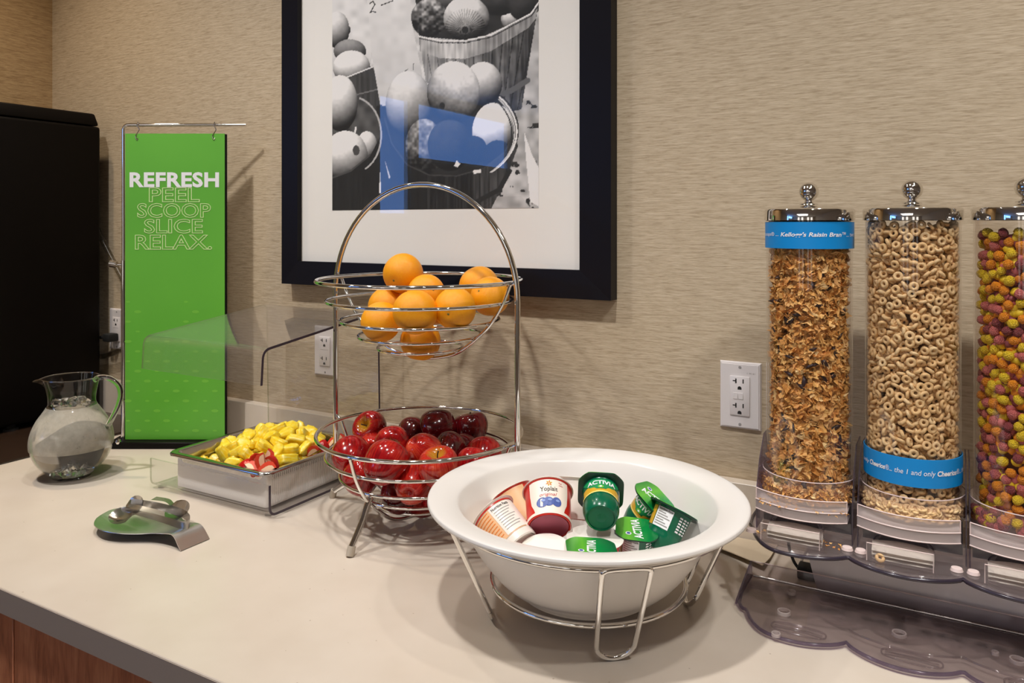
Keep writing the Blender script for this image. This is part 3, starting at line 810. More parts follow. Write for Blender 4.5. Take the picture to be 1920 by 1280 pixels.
fin(bm, 'steel_pan', M['polished'], ft, angle=50)

# fruit in the pan
def mat_pine():
    m, nt, b, o = new_mat('pineapple_flesh')
    n = noise(nt, coords(nt, (60, 60, 220)), 1.4, 3)
    nt.links.new(ramp(nt, n, [(0.3, srgb(252, 206, 20)), (0.5, srgb(254, 222, 60)), (0.72, srgb(255, 238, 140))]), b.inputs['Base Color'])
    b.inputs['Roughness'].default_value = 0.3
    b.inputs['Subsurface Weight'].default_value = 0.25; b.inputs['Subsurface Radius'].default_value = (0.012, 0.008, 0.002); b.inputs['Subsurface Scale'].default_value = 0.4
    bump(nt, b, n, 0.5, 0.001)
    return m
M['pine'] = mat_pine()
M['berry'] = pm('strawberry_skin', srgb(190, 18, 18), 0.25)
M['berry_in'] = pm('strawberry_flesh', srgb(238, 150, 110), 0.35)
pine_me = []
for k in range(6):
    bm = bmesh.new()
    L = 0.034 + 0.008 * rng.random(); W0 = 0.010; W1 = 0.024 + 0.006 * rng.random(); T = 0.014 + 0.006 * rng.random()
    poly = [(-L / 2, -W0 / 2), (L * 0.2, -W1 / 2), (L / 2, -W1 * 0.28), (L / 2, W1 * 0.28), (L * 0.2, W1 / 2), (-L / 2, W0 / 2)]
    add_prism(bm, poly, -T / 2, T / 2)
    bmesh.ops.bevel(bm, geom=bm.edges[:], offset=0.0046, segments=3, affect='EDGES', profile=0.5)
    for v in bm.verts: v.co += Vector(rng.normal(0, 0.0005, 3))
    bmesh.ops.recalc_face_normals(bm, faces=bm.faces[:])
    me = bpy.data.meshes.new('pineapple_chunk'); bm.to_mesh(me); bm.free(); me.shade_smooth(); me.materials.append(M['pine']); pine_me.append(me)
def heap(x, y):
    return 0.056 + 0.048 * math.exp(-((x + 1.205) / 0.095) ** 2 - ((y + 0.195) / 0.10) ** 2)
spots = []
for lay in range(2):
    for i in range(9):
        for j in range(8):
            x = -1.315 + 0.0275 * i + (0.012 if j % 2 else 0) + rng.normal(0, 0.003); y = -0.318 + 0.030 * j + rng.normal(0, 0.003)
            if x > -1.112 or y > -0.112 or x < -1.310 or y < -0.314: continue
            if lay == 1 and ((x + 1.205) / 0.105) ** 2 + ((y + 0.205) / 0.11) ** 2 > 1: continue
            if (x > -1.155 and y < -0.285) or (x > -1.115 and y > -0.21): continue
            spots.append((x, y, (heap(x, y) if lay == 1 else min(heap(x, y), 0.075) - 0.016), lay))
for n_, (x, y, z, lay) in enumerate(spots):
    o = link('pineapple_chunk', pine_me[n_ % 6], None)
    o.location = (x, y, z); o.rotation_euler = (rng.normal(0, 0.5), rng.normal(0, 0.45), rng.random() * 6.28)
    tag(o, 'yellow fresh pineapple chunk heaped in the steel pan', 'pineapple', 'pineapple chunks in the steel pan')
def berry_mesh():
    bm = bmesh.new()
    a0, a1 = -0.85, 0.85; n = 10
    prof = [(0.0, -0.016), (0.005, -0.0145), (0.0105, -0.008), (0.0135, 0.001), (0.0135, 0.007), (0.010, 0.0125), (0.004, 0.0145), (0.0, 0.015)]
    add_lathe(bm, prof, n, a0=a0, a1=a1)
    for f in bm.faces: f.material_index = 0
    for a in (a0, a1):
        P = [bm.verts.new((r * math.cos(a), r * math.sin(a), z)) for r, z in prof]
        mid = [bm.verts.new((0.55 * r * math.cos(a), 0.55 * r * math.sin(a), 0.8 * z)) for r, z in prof]
        for i in range(len(P) - 1):
            f = bm.faces.new((P[i], P[i + 1], mid[i + 1], mid[i])); f.material_index = 1
        f = bm.faces.new(mid); f.material_index = 2
    for v in bm.verts: v.co.x -= 0.006
    bmesh.ops.remove_doubles(bm, verts=bm.verts[:], dist=1e-6)
    bmesh.ops.recalc_face_normals(bm, faces=bm.faces[:])
    me = bpy.data.meshes.new('strawberry_piece'); bm.to_mesh(me); bm.free(); me.shade_smooth(); me.set_sharp_from_angle(angle=0.7)
    for q in ('berry', 'berry_in', 'berry_core'): me.materials.append(M[q])
    return me
M['berry_core'] = pm('strawberry_core', srgb(244, 200, 160), 0.4)
M['berry_in'] = pm('strawberry_flesh_red', srgb(222, 70, 44), 0.3)
bme = berry_mesh()
BERRY = ((-1.140, -0.318, 0.080, 'near', (0.35, 0.9, 0.2), (-0.9, 0.1, 0.1)), (-1.114, -0.322, 0.084, 'near', (-0.15, 0.95, 0.1), (-0.75, 0.1, 0.45)), (-1.099, -0.306, 0.080, 'near', (-0.6, 0.7, 0.2), (0.75, 0.4, 0.3)),
         (-1.124, -0.300, 0.084, 'near', (0.35, 0.85, 0.3), (0.5, 0.1, 0.6)), (-1.096, -0.327, 0.075, 'near', (0.9, 0.35, 0.2), (0.2, 0.3, 0.8)), (-1.154, -0.328, 0.074, 'near', (0.8, 0.25, -0.3), (0.1, 0.8, -0.5)), (-1.128, -0.333, 0.072, 'near', (-0.6, 0.35, 0.5), (0.2, -0.2, 0.9)),
         (-1.100, -0.150, 0.077, 'edge', (0.5, 0.6, 0.3), (0.3, 0.3, 0.9)), (-1.098, -0.175, 0.079, 'edge', (-0.6, 0.5, 0.3), (0.3, 0.4, -0.9)), (-1.097, -0.125, 0.078, 'edge', (0.2, 0.9, 0.1), (0.7, 0.2, 0.4)), (-1.106, -0.198, 0.075, 'edge', (0.6, 0.4, -0.2), (-0.2, 0.6, 0.8)))
for (x, y, z, wh, ax, fr) in BERRY:
    o = link('strawberry_piece', bme, None)
    A_ = RIGHT * ax[0] + UP * ax[1] + FWD * ax[2]; F_ = RIGHT * fr[0] + UP * fr[1] + FWD * fr[2]
    a = A_.normalized(); f = (F_ - a * F_.dot(a)).normalized(); yv = a.cross(f)
    o.matrix_world = Matrix.Translation((x, y, z)) @ Matrix((f, yv, a)).transposed().to_4x4() @ Matrix.Scale(1.25 if wh == 'near' else 1.05, 4)
    near = wh == 'near'
    tag(o, 'cut red strawberry piece at the near corner of the steel pan' if near else 'cut red strawberry piece at the right edge of the pan', 'strawberry', 'strawberry pieces at the near pan corner' if near else 'strawberry pieces at the right pan edge')

# ------------------------------------------------------------------ two-tier wire fruit basket
BX, BY = -0.8285, -0.2162
fb = thing('fruit_basket', 'two-tier chrome wire fruit basket with tall arched handle', 'basket', (BX, BY, 0.0))
arch = [(-0.200, 0, 0.105), (-0.200, 0, 0.25)] + [(-0.2 * math.cos(a), 0, 0.398 + 0.2 * math.sin(a)) for a in [PI * k / 36 for k in range(37)]] + [(0.200, 0, 0.25), (0.200, 0, 0.105)]
tube('arched_handle', M['chrome'], fb, arch, 0.0050, seg=14)
RR = [(0.1822, 0.0), (0.165, 0.036), (0.141, 0.071), (0.1096, 0.099), (0.0760, 0.121)]
for zt, nm in ((0.4274, 'upper'), (0.1556, 'lower')):
    for k, (r, d) in enumerate(RR):
        tube('basket_ring', M['chrome'], fb, ring_pts(r, zt - d), 0.0036 if k == 0 else 0.0030, True)
    half = [(0.2000, 0.004), (0.192, 0.0), (0.186, -0.003), (0.181, -0.014), (0.1705, -0.036), (0.1465, -0.072), (0.1150, -0.101), (0.079, -0.125), (0.04, -0.136), (0.0, -0.140)]
    h3 = [(0.1858, -0.001), (0.1705, -0.036), (0.1465, -0.072), (0.1150, -0.101), (0.079, -0.125), (0.04, -0.136), (0.0, -0.140)]
    full = [(-a, 0, zt + b) for a, b in half] + [(a, 0, zt + b) for a, b in half[::-1][1:]]
    tube('basket_rib', M['chrome'], fb, smooth_path(full, 5), 0.0032)
    if nm == 'lower':
        full = [(0, -a, zt + b - 0.006) for a, b in h3] + [(0, a, zt + b - 0.006) for a, b in h3[::-1][1:]]
        full[0] = (0, -0.1858, zt - 0.001); full[-1] = (0, 0.1858, zt - 0.001)
        tube('basket_rib', M['chrome'], fb, smooth_path(full, 5), 0.0032)
M['pale_foot'] = pm('clear_rubber_foot', srgb(176, 164, 148), 0.4)
for dx, dy in ((1, 0), (-1, 0), (0, 1), (0, -1)):
    R0 = 0.184 if dy else 0.206
    pts = smooth_path([(dx * 0.136, dy * 0.136, 0.079), (dx * 0.146, dy * 0.146, 0.066), (dx * 0.158, dy * 0.158, 0.045), (dx * R0, dy * R0, 0.012)], 5)
    lg = tube('leg', M['chrome'], fb, pts, 0.0055, seg=12)
    tube('foot_tip', M['pale_foot'], lg, [(dx * (R0 - 0.002), dy * (R0 - 0.002), 0.0155), (dx * (R0 + 0.003), dy * (R0 + 0.003), 0.0012)], 0.0066, seg=12)

def clear_wires(x, y, z, r, zt):
    for it in range(60):
        moved = False
        for R, d in RR:
            q = Vector((x - BX, y - BY)); rho = max(q.length, 1e-6)
            gap = math.hypot(rho - R, z - (zt - d)) - (r + 0.0026)
            if gap < 0:
                k = min(-gap, 0.002); vx, vz = rho - R, z - (zt - d); n_ = math.hypot(vx, vz) or 1e-6
                if vx > 0: vx = -abs(vx)
                x += q.x / rho * vx / n_ * k; y += q.y / rho * vx / n_ * k; z += max(vz, 0.0) / n_ * k; moved = True
        if not moved: break
    return x, y, z
# oranges
def mat_orange():
    m, nt, b, o = new_mat('orange_peel')
    v = coords(nt, (1, 1, 1)); n1 = noise(nt, v, 30, 3); n2 = noise(nt, v, 900, 2, 0.6)
    nt.links.new(ramp(nt, n1, [(0.3, srgb(246, 148, 2)), (0.7, srgb(252, 176, 10))]), b.inputs['Base Color'])
    b.inputs['Roughness'].default_value = 0.36
    bump(nt, b, n2, 0.35, 0.0012)
    return m
M['orange'] = mat_orange()
M['scar'] = pm('stem_scar_green', srgb(120, 110, 50), 0.7)
bm = bmesh.new()
op = []
for k in range(25):
    a = -PI / 2 + PI * k / 24
    r, z = math.cos(a), math.sin(a) * 0.97
    if k > 20: z -= 0.06 * ((k - 20) / 4) ** 2
    op.append((max(r, 0.0) if 0 < k < 24 else 0.0, z))
add_lathe(bm, op, 36)
for v in bm.verts:
    v.co *= 1 + 0.012 * math.sin(3 * v.co.x + 2 * v.co.y) + 0.008 * math.sin(5 * v.co.z + v.co.y * 3)
o_me = fin(bm, 'orange_peel', M['orange'], None, angle=180); orange_mesh = o_me.data; bpy.data.objects.remove(o_me)
bm = bmesh.new(); add_lathe(bm, [(0, 0.925), (0.04, 0.922), (0.07, 0.905), (0.06, 0.89)], 7)
o_me = fin(bm, 'stem_scar', M['scar'], None); scar_mesh = o_me.data; bpy.data.objects.remove(o_me)
ORANGES = [(-0.8704, -0.2115, 0.4364, 0.0370, 'topmost orange at the back left of the upper basket'), (-0.8030, -0.2335, 0.4050, 0.0340, 'orange below the topmost one, with a navel bump'),
           (-0.9061, -0.2131, 0.3762, 0.0355, 'orange at the left behind the front left one'), (-0.8529, -0.2968, 0.3591, 0.0349, 'front left orange against the basket wires'),
           (-0.7664, -0.3167, 0.3746, 0.0375, 'large front centre orange with a bright highlight'), (-0.7115, -0.2683, 0.3719, 0.0354, 'front right orange with a dark speck'),
           (-0.7698, -0.1117, 0.4110, 0.0375, 'back right orange high on the pile'), (-0.7024, -0.1769, 0.3994, 0.0347, 'rightmost orange leaning on the basket rings'),
           (-0.8071, -0.2453, 0.3225, 0.0354, 'lowest orange poking out below the upper basket'), (-0.8243, -0.1736, 0.3733, 0.0315, 'orange mostly hidden in the middle of the pile')]
for k, (x, y, z, r, lb) in enumerate(ORANGES):
    o = link('orange', orange_mesh, None) if k == 0 else link('orange', orange_mesh, None)
    x, y, z = clear_wires(x, y, z, r, 0.4274)
    o.location = (x, y, z); o.scale = (r, r, r)
    o.rotation_euler = [(1.9, 0.3, 0.2), (1.25, 0.5, 0.9), (2.4, 0, 1), (0.8, 1.9, 2), (2.5, 0.2, 0), (1.75, 0.05, 0.25), (2.2, 0.5, 1), (1.2, 0.1, -0.2), (2.9, 0, 0), (0.5, 0.3, 2)][k]
    tag(o, lb, 'orange', 'oranges in the upper basket')
    s_ = link('stem_scar', scar_mesh, None, o)

# apples
def mat_apple(name, dark, mid, light, yel):
    m, nt, b, o = new_mat(name)
    tc = nt.nodes.new('ShaderNodeTexCoord'); sp = nt.nodes.new('ShaderNodeSeparateXYZ'); nt.links.new(tc.outputs['Object'], sp.inputs[0])
    rad = math_n(nt, 'SQRT', math_n(nt, 'ADD', math_n(nt, 'MULTIPLY', sp.outputs['X'], sp.outputs['X']), math_n(nt, 'MULTIPLY', sp.outputs['Y'], sp.outputs['Y'])))
    ang = math_n(nt, 'ARCTAN2', sp.outputs['Y'], sp.outputs['X'])
    cx = nt.nodes.new('ShaderNodeCombineXYZ'); nt.links.new(math_n(nt, 'MULTIPLY', math_n(nt, 'SINE', ang), 9), cx.inputs[0]); nt.links.new(math_n(nt, 'MULTIPLY', math_n(nt, 'COSINE', ang), 9), cx.inputs[1]); nt.links.new(sp.outputs['Z'], cx.inputs[2])
    st = noise(nt, cx.outputs[0], 1.3, 4, 0.6); lo = noise(nt, tc.outputs['Object'], 1.6, 2)
    base = ramp(nt, math_n(nt, 'ADD', math_n(nt, 'MULTIPLY', st, 0.55), math_n(nt, 'MULTIPLY', lo, 0.45)), [(0.36, dark), (0.5, mid), (0.66, light)])
    top = math_n(nt, 'GREATER_THAN', sp.outputs['Z'], 0.2)
    fac = nt.nodes.new('ShaderNodeMapRange'); fac.inputs['From Min'].default_value = 0.18; fac.inputs['From Max'].default_value = 0.52; fac.inputs['To Min'].default_value = 1.0; fac.inputs['To Max'].default_value = 0.0
    nt.links.new(math_n(nt, 'ADD', rad, math_n(nt, 'MULTIPLY', math_n(nt, 'SUBTRACT', st, 0.5), 0.9)), fac.inputs['Value'])
    nt.links.new(mixc(nt, math_n(nt, 'MULTIPLY', math_n(nt, 'MULTIPLY', fac.outputs[0], top), yel), base, srgb(196, 150, 40)), b.inputs['Base Color'])
    b.inputs['Roughness'].default_value = 0.14
    b.inputs['Coat Weight'].default_value = 0.3
    return m
M['apple'] = mat_apple('red_apple_skin', srgb(112, 6, 14), srgb(158, 14, 20), srgb(190, 46, 34), 0.95)
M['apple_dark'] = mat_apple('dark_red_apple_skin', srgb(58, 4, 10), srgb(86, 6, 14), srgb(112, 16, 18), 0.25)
M['apple_bright'] = mat_apple('bright_red_apple_skin', srgb(150, 14, 18), srgb(186, 34, 28), srgb(212, 84, 50), 0.9)
M['stem'] = pm('apple_stem', srgb(70, 48, 30), 0.8)
aprof = [(0, -0.70), (0.10, -0.74), (0.22, -0.83), (0.36, -0.88), (0.55, -0.80), (0.74, -0.58), (0.90, -0.25), (0.985, 0.10), (0.99, 0.35), (0.92, 0.62), (0.76, 0.82), (0.55, 0.90), (0.38, 0.86), (0.22, 0.72), (0.10, 0.56), (0.0, 0.50)]
ap = [(p.x, p.y) for p in smooth_path([(a, b, 0) for a, b in aprof], 3)]
ap[0] = (0, ap[0][1]); ap[-1] = (0, ap[-1][1])
def apple_mesh(seed, mt):
    bm = bmesh.new(); add_lathe(bm, ap, 36)
    q = seed * 1.7
    for v in bm.verts:
        a = math.atan2(v.co.y, v.co.x)
        k = 1 + 0.025 * math.sin(5 * a + q) * (0.5 - 0.5 * v.co.z) + 0.03 * math.sin(2 * a + q)
        v.co.x *= k; v.co.y *= k; v.co.z += 0.04 * math.sin(a + q)
    o = fin(bm, 'apple', mt, None, angle=180); me = o.data; bpy.data.objects.remove(o)
    return me
ame = {('r', s): apple_mesh(s, M['apple']) for s in range(2)}
ame.update({('d', s): apple_mesh(s + 3, M['apple_dark']) for s in range(2)}); ame.update({('b', s): apple_mesh(s + 6, M['apple_bright']) for s in range(2)})
bm = bmesh.new(); add_tube(bm, smooth_path([(0, 0, 0.50), (0.02, 0.01, 0.75), (0.09, 0.03, 0.98)], 4), [0.035] * 8 + [0.05], seg=8)
so = fin(bm, 'stem', M['stem'], None); stem_me = so.data; bpy.data.objects.remove(so)
APPLES = [(-0.9754, -0.1881, 0.1296, 0.0307, 'r', (-0.35, 0.45, -0.8), 'red apple with yellow stem hollow, back left of the lower basket'),
          (-0.9291, -0.2877, 0.1134, 0.0323, 'r', (-0.2, 0.3, 0.9), 'smooth red apple at the far left front of the lower basket'),
          (-0.8784, -0.2354, 0.1323, 0.0318, 'r', (0.15, -0.05, -0.95), 'red apple with streaky yellow stem hollow facing the front'),
          (-0.9079, -0.1326, 0.1184, 0.0310, 'd', (0.3, 0.6, 0.6), 'shaded dark apple behind the streaky one'),
          (-0.8431, -0.1372, 0.1443, 0.0333, 'd', (-0.9, -0.35, -0.1), 'dark round apple highest on the pile'),
          (-0.8042, -0.0856, 0.1304, 0.0329, 'd', (-0.1, 0.95, 0.2), 'dark tapered apple at the back right of the pile'),
          (-0.8003, -0.2483, 0.1334, 0.0306, 'b', (0.5, -0.6, 0.5), 'bright red apple in the middle of the pile'),
          (-0.8020, -0.3597, 0.1286, 0.0345, 'r', (0.35, 0.6, 0.6), 'large red apple at the front showing its blossom end'),
          (-0.7810, -0.1944, 0.1215, 0.0300, 'd', (0.2, 0.3, 0.9), 'small dark red apple between its neighbours, right of middle'),
          (-0.7169, -0.3110, 0.1238, 0.0319, 'b', (-0.1, 0.95, -0.25), 'bright apple with stem upward beside the white bowl rim'),
          (-0.7827, -0.1376, 0.1038, 0.0316, 'd', (-0.8, 0.4, -0.4), 'dark apple under the tapered one'),
          (-0.7247, -0.1712, 0.1133, 0.0313, 'r', (0.1, 0.5, 0.8), 'red apple at the right behind the bowl rim'),
          (-0.7699, -0.3176, 0.0924, 0.0324, 'b', (0.1, 0.2, 0.9), 'pale red apple low at the front behind the wires'),
          (-0.8035, -0.2451, 0.0453, 0.0307, 'r', (0, -0.2, 0.9), 'lowest apple poking out below the lower basket'),
          (-0.8828, -0.3200, 0.0931, 0.0300, 'r', (-0.4, -0.6, 0.5), 'red apple under the far left one behind the front rib'),
          (-0.8177, -0.2992, 0.0612, 0.0300, 'd', (0, -0.5, 0.8), 'shaded apple low in the basket behind the lower rings'),
          (-0.7033, -0.2350, 0.1160, 0.0300, 'r', (0.2, 0.7, 0.6), 'red apple touching the basket rim beside the white bowl'),
          (-0.9318, -0.2217, 0.1096, 0.0300, 'b', (-0.1, -0.3, 0.9), 'pale apple wedged behind the left front pair'),
          (-0.7444, -0.2352, 0.0730, 0.0312, 'r', (0, -0.3, 0.9), 'apple low on the right mostly hidden by the white bowl')]
def orient(axis, front=None):
    a = axis.normalized()
    f = front if front is not None else (Vector((0, 0, 1)) if abs(a.z) < 0.9 else Vector((0, -1, 0)))
    f = (f - a * f.dot(a)).normalized()
    x = (-f).cross(a)
    m = Matrix((x, -f, a)).transposed()
    return m.to_4x4()
for k, (x, y, z, r, kind, d, lb) in enumerate(APPLES):
    ax = RIGHT * d[0] + UP * d[1] + FWD * d[2]
    x, y, z = clear_wires(x, y, z, r, 0.1556)
    o = link('apple', ame[(kind, k % 2)], None)
    o.matrix_world = Matrix.Translation((x, y, z)) @ orient(ax) @ Matrix.Scale(r * 1.03, 4)
    tag(o, lb, 'apple', 'red apples in the lower basket')
    link('stem', stem_me, None, o)

# ------------------------------------------------------------------ spoon rest, tongs and spoon
M['dish'] = mat_brushed('brushed_dish_steel', (0.70, 0.67, 0.63, 1), (4, 500, 4), 0.34)
sr = thing('spoon_rest', 'brushed steel spoon rest holding tongs and a spoon', 'spoon rest', (-1.19, -0.495, 0.0))
US = [(-1.305, 0.004, 0.017, 0), (-1.298, 0.024, 0.0155, 0.001), (-1.285, 0.041, 0.012, 0.005), (-1.262, 0.057, 0.006, 0.011), (-1.228, 0.064, 0.0035, 0.014), (-1.195, 0.057, 0.004, 0.013), (-1.170, 0.043, 0.008, 0.008), (-1.148, 0.032, 0.0135, 0.004), (-1.125, 0.027, 0.019, 0.001), (-1.108, 0.0265, 0.0225, 0), (-1.099, 0.027, 0.0215, 0), (-1.092, 0.0275, 0.017, 0), (-1.085, 0.028, 0.009, 0), (-1.078, 0.028, 0.0012, 0)]
bm = bmesh.new(); rows = []
PU = smooth_path([(u, w_, z) for u, w_, z, e in US], 4); PE = smooth_path([(u, e, 0) for u, w_, z, e in US], 4)
for p, e in zip(PU, PE):
    row = []
    for k in range(17):
        s_ = -1 + 2 * k / 16
        row.append(bm.verts.new((p.x + 1.19, s_ * max(p.y, 0.001), p.z + max(e.y, 0) * s_ * s_)))
    rows.append(row)
for A, B in zip(rows[:-1], rows[1:]):
    for k in range(16): bm.faces.new((A[k], A[k + 1], B[k + 1], B[k]))
bmesh.ops.recalc_face_normals(bm, faces=bm.faces[:])
bmesh.ops.solidify(bm, geom=bm.faces[:], thickness=0.0011)
fin(bm, 'dish', M['dish'], sr, angle=60)

def strip(bm, pts, widths, dirs, th=0.0012):
    L = []
    for p, w_, d in zip(pts, widths, dirs):
        d = Vector(d).normalized(); L.append((bm.verts.new(Vector(p) - d * w_), bm.verts.new(p), bm.verts.new(Vector(p) + d * w_)))
    fs = []
    for A, B in zip(L[:-1], L[1:]):
        for k in range(2): fs.append(bm.faces.new((A[k], A[k + 1], B[k + 1], B[k])))
    return fs
def scoop(bm, c_, L, W, dz, ang, tilt):
    rows = []
    for i in range(9):
        t = -1 + 2 * i / 8; row = []
        for j in range(9):
            q = -1 + 2 * j / 8
            wv = W * math.sqrt(max(0, 1 - 0.82 * t * t))
            p = Vector((L * t, wv * q, -dz * (1 - t * t) * (1 - q * q)))
            p = Matrix.Rotation(ang, 3, 'Z') @ (Matrix.Rotation(tilt, 3, 'X') @ p)
            row.append(bm.verts.new(p + Vector(c_)))
        rows.append(row)
    for A, B in zip(rows[:-1], rows[1:]):
        for k in range(8): bm.faces.new((A[k], A[k + 1], B[k + 1], B[k]))
tc_ = at_z(346, 975, 0.030)
tg = thing('serving_tongs', 'small polished steel tongs lying on the spoon rest', 'tongs', (tc_.x, tc_.y, 0.0))
def L_(px, py, z):
    p = at_z(px, py, z); return (p.x - tc_.x, p.y - tc_.y, z)
armA = [L_(228, 954, 0.034), L_(262, 962, 0.033), L_(300, 972, 0.031), L_(332, 982, 0.029)]
armB = [L_(342, 962, 0.029), L_(310, 952, 0.033), L_(280, 945, 0.037), L_(246, 939, 0.041)]
bend = [L_(345, 985.5, 0.028), L_(352, 985, 0.028), L_(356, 980, 0.028), L_(354, 972, 0.0285)]
path = smooth_path(armA + bend + armB, 5)
bm = bmesh.new(); strip(bm, path, [0.0042 + 0.0040 * math.sin(PI * min(1, k / (len(path) - 1))) for k in range(len(path))], [(0, -0.25 + 0.5 * k / len(path), 1) for k in range(len(path))])
bmesh.ops.solidify(bm, geom=bm.faces[:], thickness=0.0012)
fin(bm, 'spring_arms', M['polished'], tg, angle=50)
for q, tl, an in ((L_(226, 966, 0.027), 0.55, -0.1), (L_(252, 947, 0.034), 0.9, -0.25)):
    bm = bmesh.new(); scoop(bm, q, 0.027, 0.017, 0.008, an, tl)
    bmesh.ops.solidify(bm, geom=bm.faces[:], thickness=0.001)
    fin(bm, 'scoop', M['polished'], tg, angle=60)
sq = at_z(332, 957, 0.030)
sp = thing('serving_spoon', 'steel spoon with dark reflecting bowl behind the tongs', 'spoon', (sq.x, sq.y, 0.0))
bm = bmesh.new(); scoop(bm, (0, 0, 0.031), 0.036, 0.021, 0.010, -0.42, 0.50); bmesh.ops.solidify(bm, geom=bm.faces[:], thickness=0.001)
fin(bm, 'spoon_bowl', M['polished'], sp, angle=60)
bm = bmesh.new(); pth = smooth_path([(-0.031, 0.014, 0.030), (-0.06, 0.024, 0.030), (-0.105, 0.030, 0.024)], 6); strip(bm, pth, [0.004 + 0.0022 * k / len(pth) for k in range(len(pth))], [(0, 1, 0.2)] * len(pth)); bmesh.ops.solidify(bm, geom=bm.faces[:], thickness=0.0015)
fin(bm, 'spoon_handle', M['polished'], sp, angle=60)

# ------------------------------------------------------------------ white bowl on a wire stand
WX, WY = -0.437, -0.360
st = thing('bowl_stand', 'chrome wire stand with loop legs carrying the white bowl', 'stand', (WX, WY, 0.0))
tube('upper_ring', M['chrome'], st, ring_pts(0.1885, 0.1330, 96), 0.0034, True)
tube('lower_ring', M['chrome'], st, ring_pts(0.1325, 0.0400, 96), 0.0034, True)
for ad in (-136.3, -52.9, 30.4, 116.0):
    a = math.radians(ad); rd = Vector((math.cos(a), math.sin(a), 0)); tn = Vector((-math.sin(a), math.cos(a), 0))
    def Pq(w_, t):   # t = 0 bottom .. 1 top along the sloping leg
        return rd * (0.1365 + (0.1965 - 0.1365) * t) + UP * (0.0036 + (0.1365 - 0.0036) * t) + tn * w_
    pts = [Pq(0.0235 * math.cos(q), 0.16 + 0.16 * math.sin(q)) for q in [-PI * k / 14 for k in range(15)]]
    pts += [Pq(-0.0262, 0.55), Pq(-0.0285, 0.93), Pq(-0.0265, 0.985)] + [Pq(-0.020, 1.005), Pq(0, 1.01), Pq(0.020, 1.005)] + [Pq(0.0265, 0.985), Pq(0.0285, 0.93), Pq(0.0262, 0.55)]
    tube('loop_leg', M['chrome'], st, smooth_path(pts, 3, True), 0.0034, True)
bw_ = thing('serving_bowl', 'large wide-rimmed white bowl full of yogurt cups', 'bowl', (WX - 0.0025, WY, 0.0265))
bp = [(0, 0.0), (0.086, 0.0), (0.097, 0.003), (0.124, 0.024), (0.149, 0.055), (0.167, 0.086), (0.1765, 0.108), (0.184, 0.1175), (0.203, 0.1200), (0.2155, 0.1212), (0.2185, 0.1235), (0.2185, 0.1262), (0.2155, 0.1288), (0.197, 0.1275), (0.180, 0.1225), (0.1745, 0.1165), (0.167, 0.101), (0.153, 0.071), (0.131, 0.041), (0.103, 0.019), (0.07, 0.011), (0, 0.010)]
bpp = [(max(p.x, 0), p.y) for p in smooth_path([(a, b, 0) for a, b in bp], 3)]
bpp[0] = (0, 0.0); bpp[-1] = (0, 0.010)
lathe('bowl_body', M['porcelain'], bw_, bpp, 96, 180)

# ------------------------------------------------------------------ yogurt cups
M['cup_red'] = pm('red_cup_print', srgb(206, 40, 30), 0.3)
M['cup_cream'] = pm('cream_cup_print', srgb(240, 226, 212), 0.4)
M['cup_pink'] = pm('pink_yogurt_base', srgb(176, 92, 112), 0.35)
M['cup_white'] = pm('white_cup_plastic', srgb(236, 226, 216), 0.35)
M['foil_white'] = pm('white_foil_lid', srgb(244, 238, 228), 0.4)
M['cup_green'] = pm('green_cup_plastic', srgb(0, 92, 62), 0.22)
M['cup_green_dark'] = pm('dark_green_flange', srgb(8, 48, 38), 0.3)
M['cup_base_green'] = pm('matte_green_base', srgb(36, 112, 84), 0.5)
mm, nt, b, o_ = new_mat('green_foil_lid')
vv = nt.nodes.new('ShaderNodeTexCoord'); sp_ = nt.nodes.new('ShaderNodeSeparateXYZ'); nt.links.new(vv.outputs['Object'], sp_.inputs[0])
nt.links.new(ramp(nt, math_n(nt, 'ADD', math_n(nt, 'MULTIPLY', sp_.outputs['X'], 14), 0.5), [(0.0, srgb(20, 130, 60)), (0.35, srgb(110, 200, 60)), (0.6, srgb(16, 150, 70)), (1.0, srgb(0, 96, 56))]), b.inputs['Base Color'])
b.inputs['Roughness'].default_value = 0.22; b.inputs['Metallic'].default_value = 0.25
M['foil_green'] = mm
M['gold'] = pm('gold_print', srgb(206, 160, 40), 0.35)
M['cream_line'] = pm('pale_yellow_print', srgb(240, 216, 120), 0.4)
M['leaf_green'] = pm('mid_green_print', srgb(30, 140, 80), 0.3)
M['blueberry'] = pm('blueberry_print', srgb(72, 92, 160), 0.4)
M['blueberry2'] = pm('blueberry_print_pale', srgb(130, 150, 205), 0.4)
M['orange_print'] = pm('orange_print', srgb(232, 130, 50), 0.4)
M['peach_print'] = pm('peach_print', srgb(236, 186, 140), 0.4)
M['red_print'] = pm('red_print', srgb(190, 50, 60), 0.4)

def cone_map(r0, r1, L, eps=0.0004):
    def f(u, v, q=0):
        r = r0 + (r1 - r0) * v / L + eps
        a = u / max(r, 1e-6)
        return (r * math.sin(a), -r * math.cos(a), v)
    return f
def patch(name, m, parent, mp, shape, eps=0.0, n=24):
    """flat print area given as rows (v, u_left, u_right), wrapped on the cup"""
    bm = bmesh.new(); R = []
    for v, a, b_ in shape:
        R.append([bm.verts.new(mp(a + (b_ - a) * k / n, v)) for k in range(n + 1)])
    for A, B in zip(R[:-1], R[1:]):
        for k in range(n): bm.faces.new((A[k], A[k + 1], B[k + 1], B[k]))
    return fin(bm, name, m, parent, recalc=False)
def disc(name, m, parent, mp, cu, cv, ru, rv, n=18):
    bm = bmesh.new(); bm.faces.new([bm.verts.new(mp(cu + ru * math.cos(2 * PI * k / n), cv + rv * math.sin(2 * PI * k / n))) for k in range(n)])
    return fin(bm, name, m, parent, smooth=False, recalc=False)
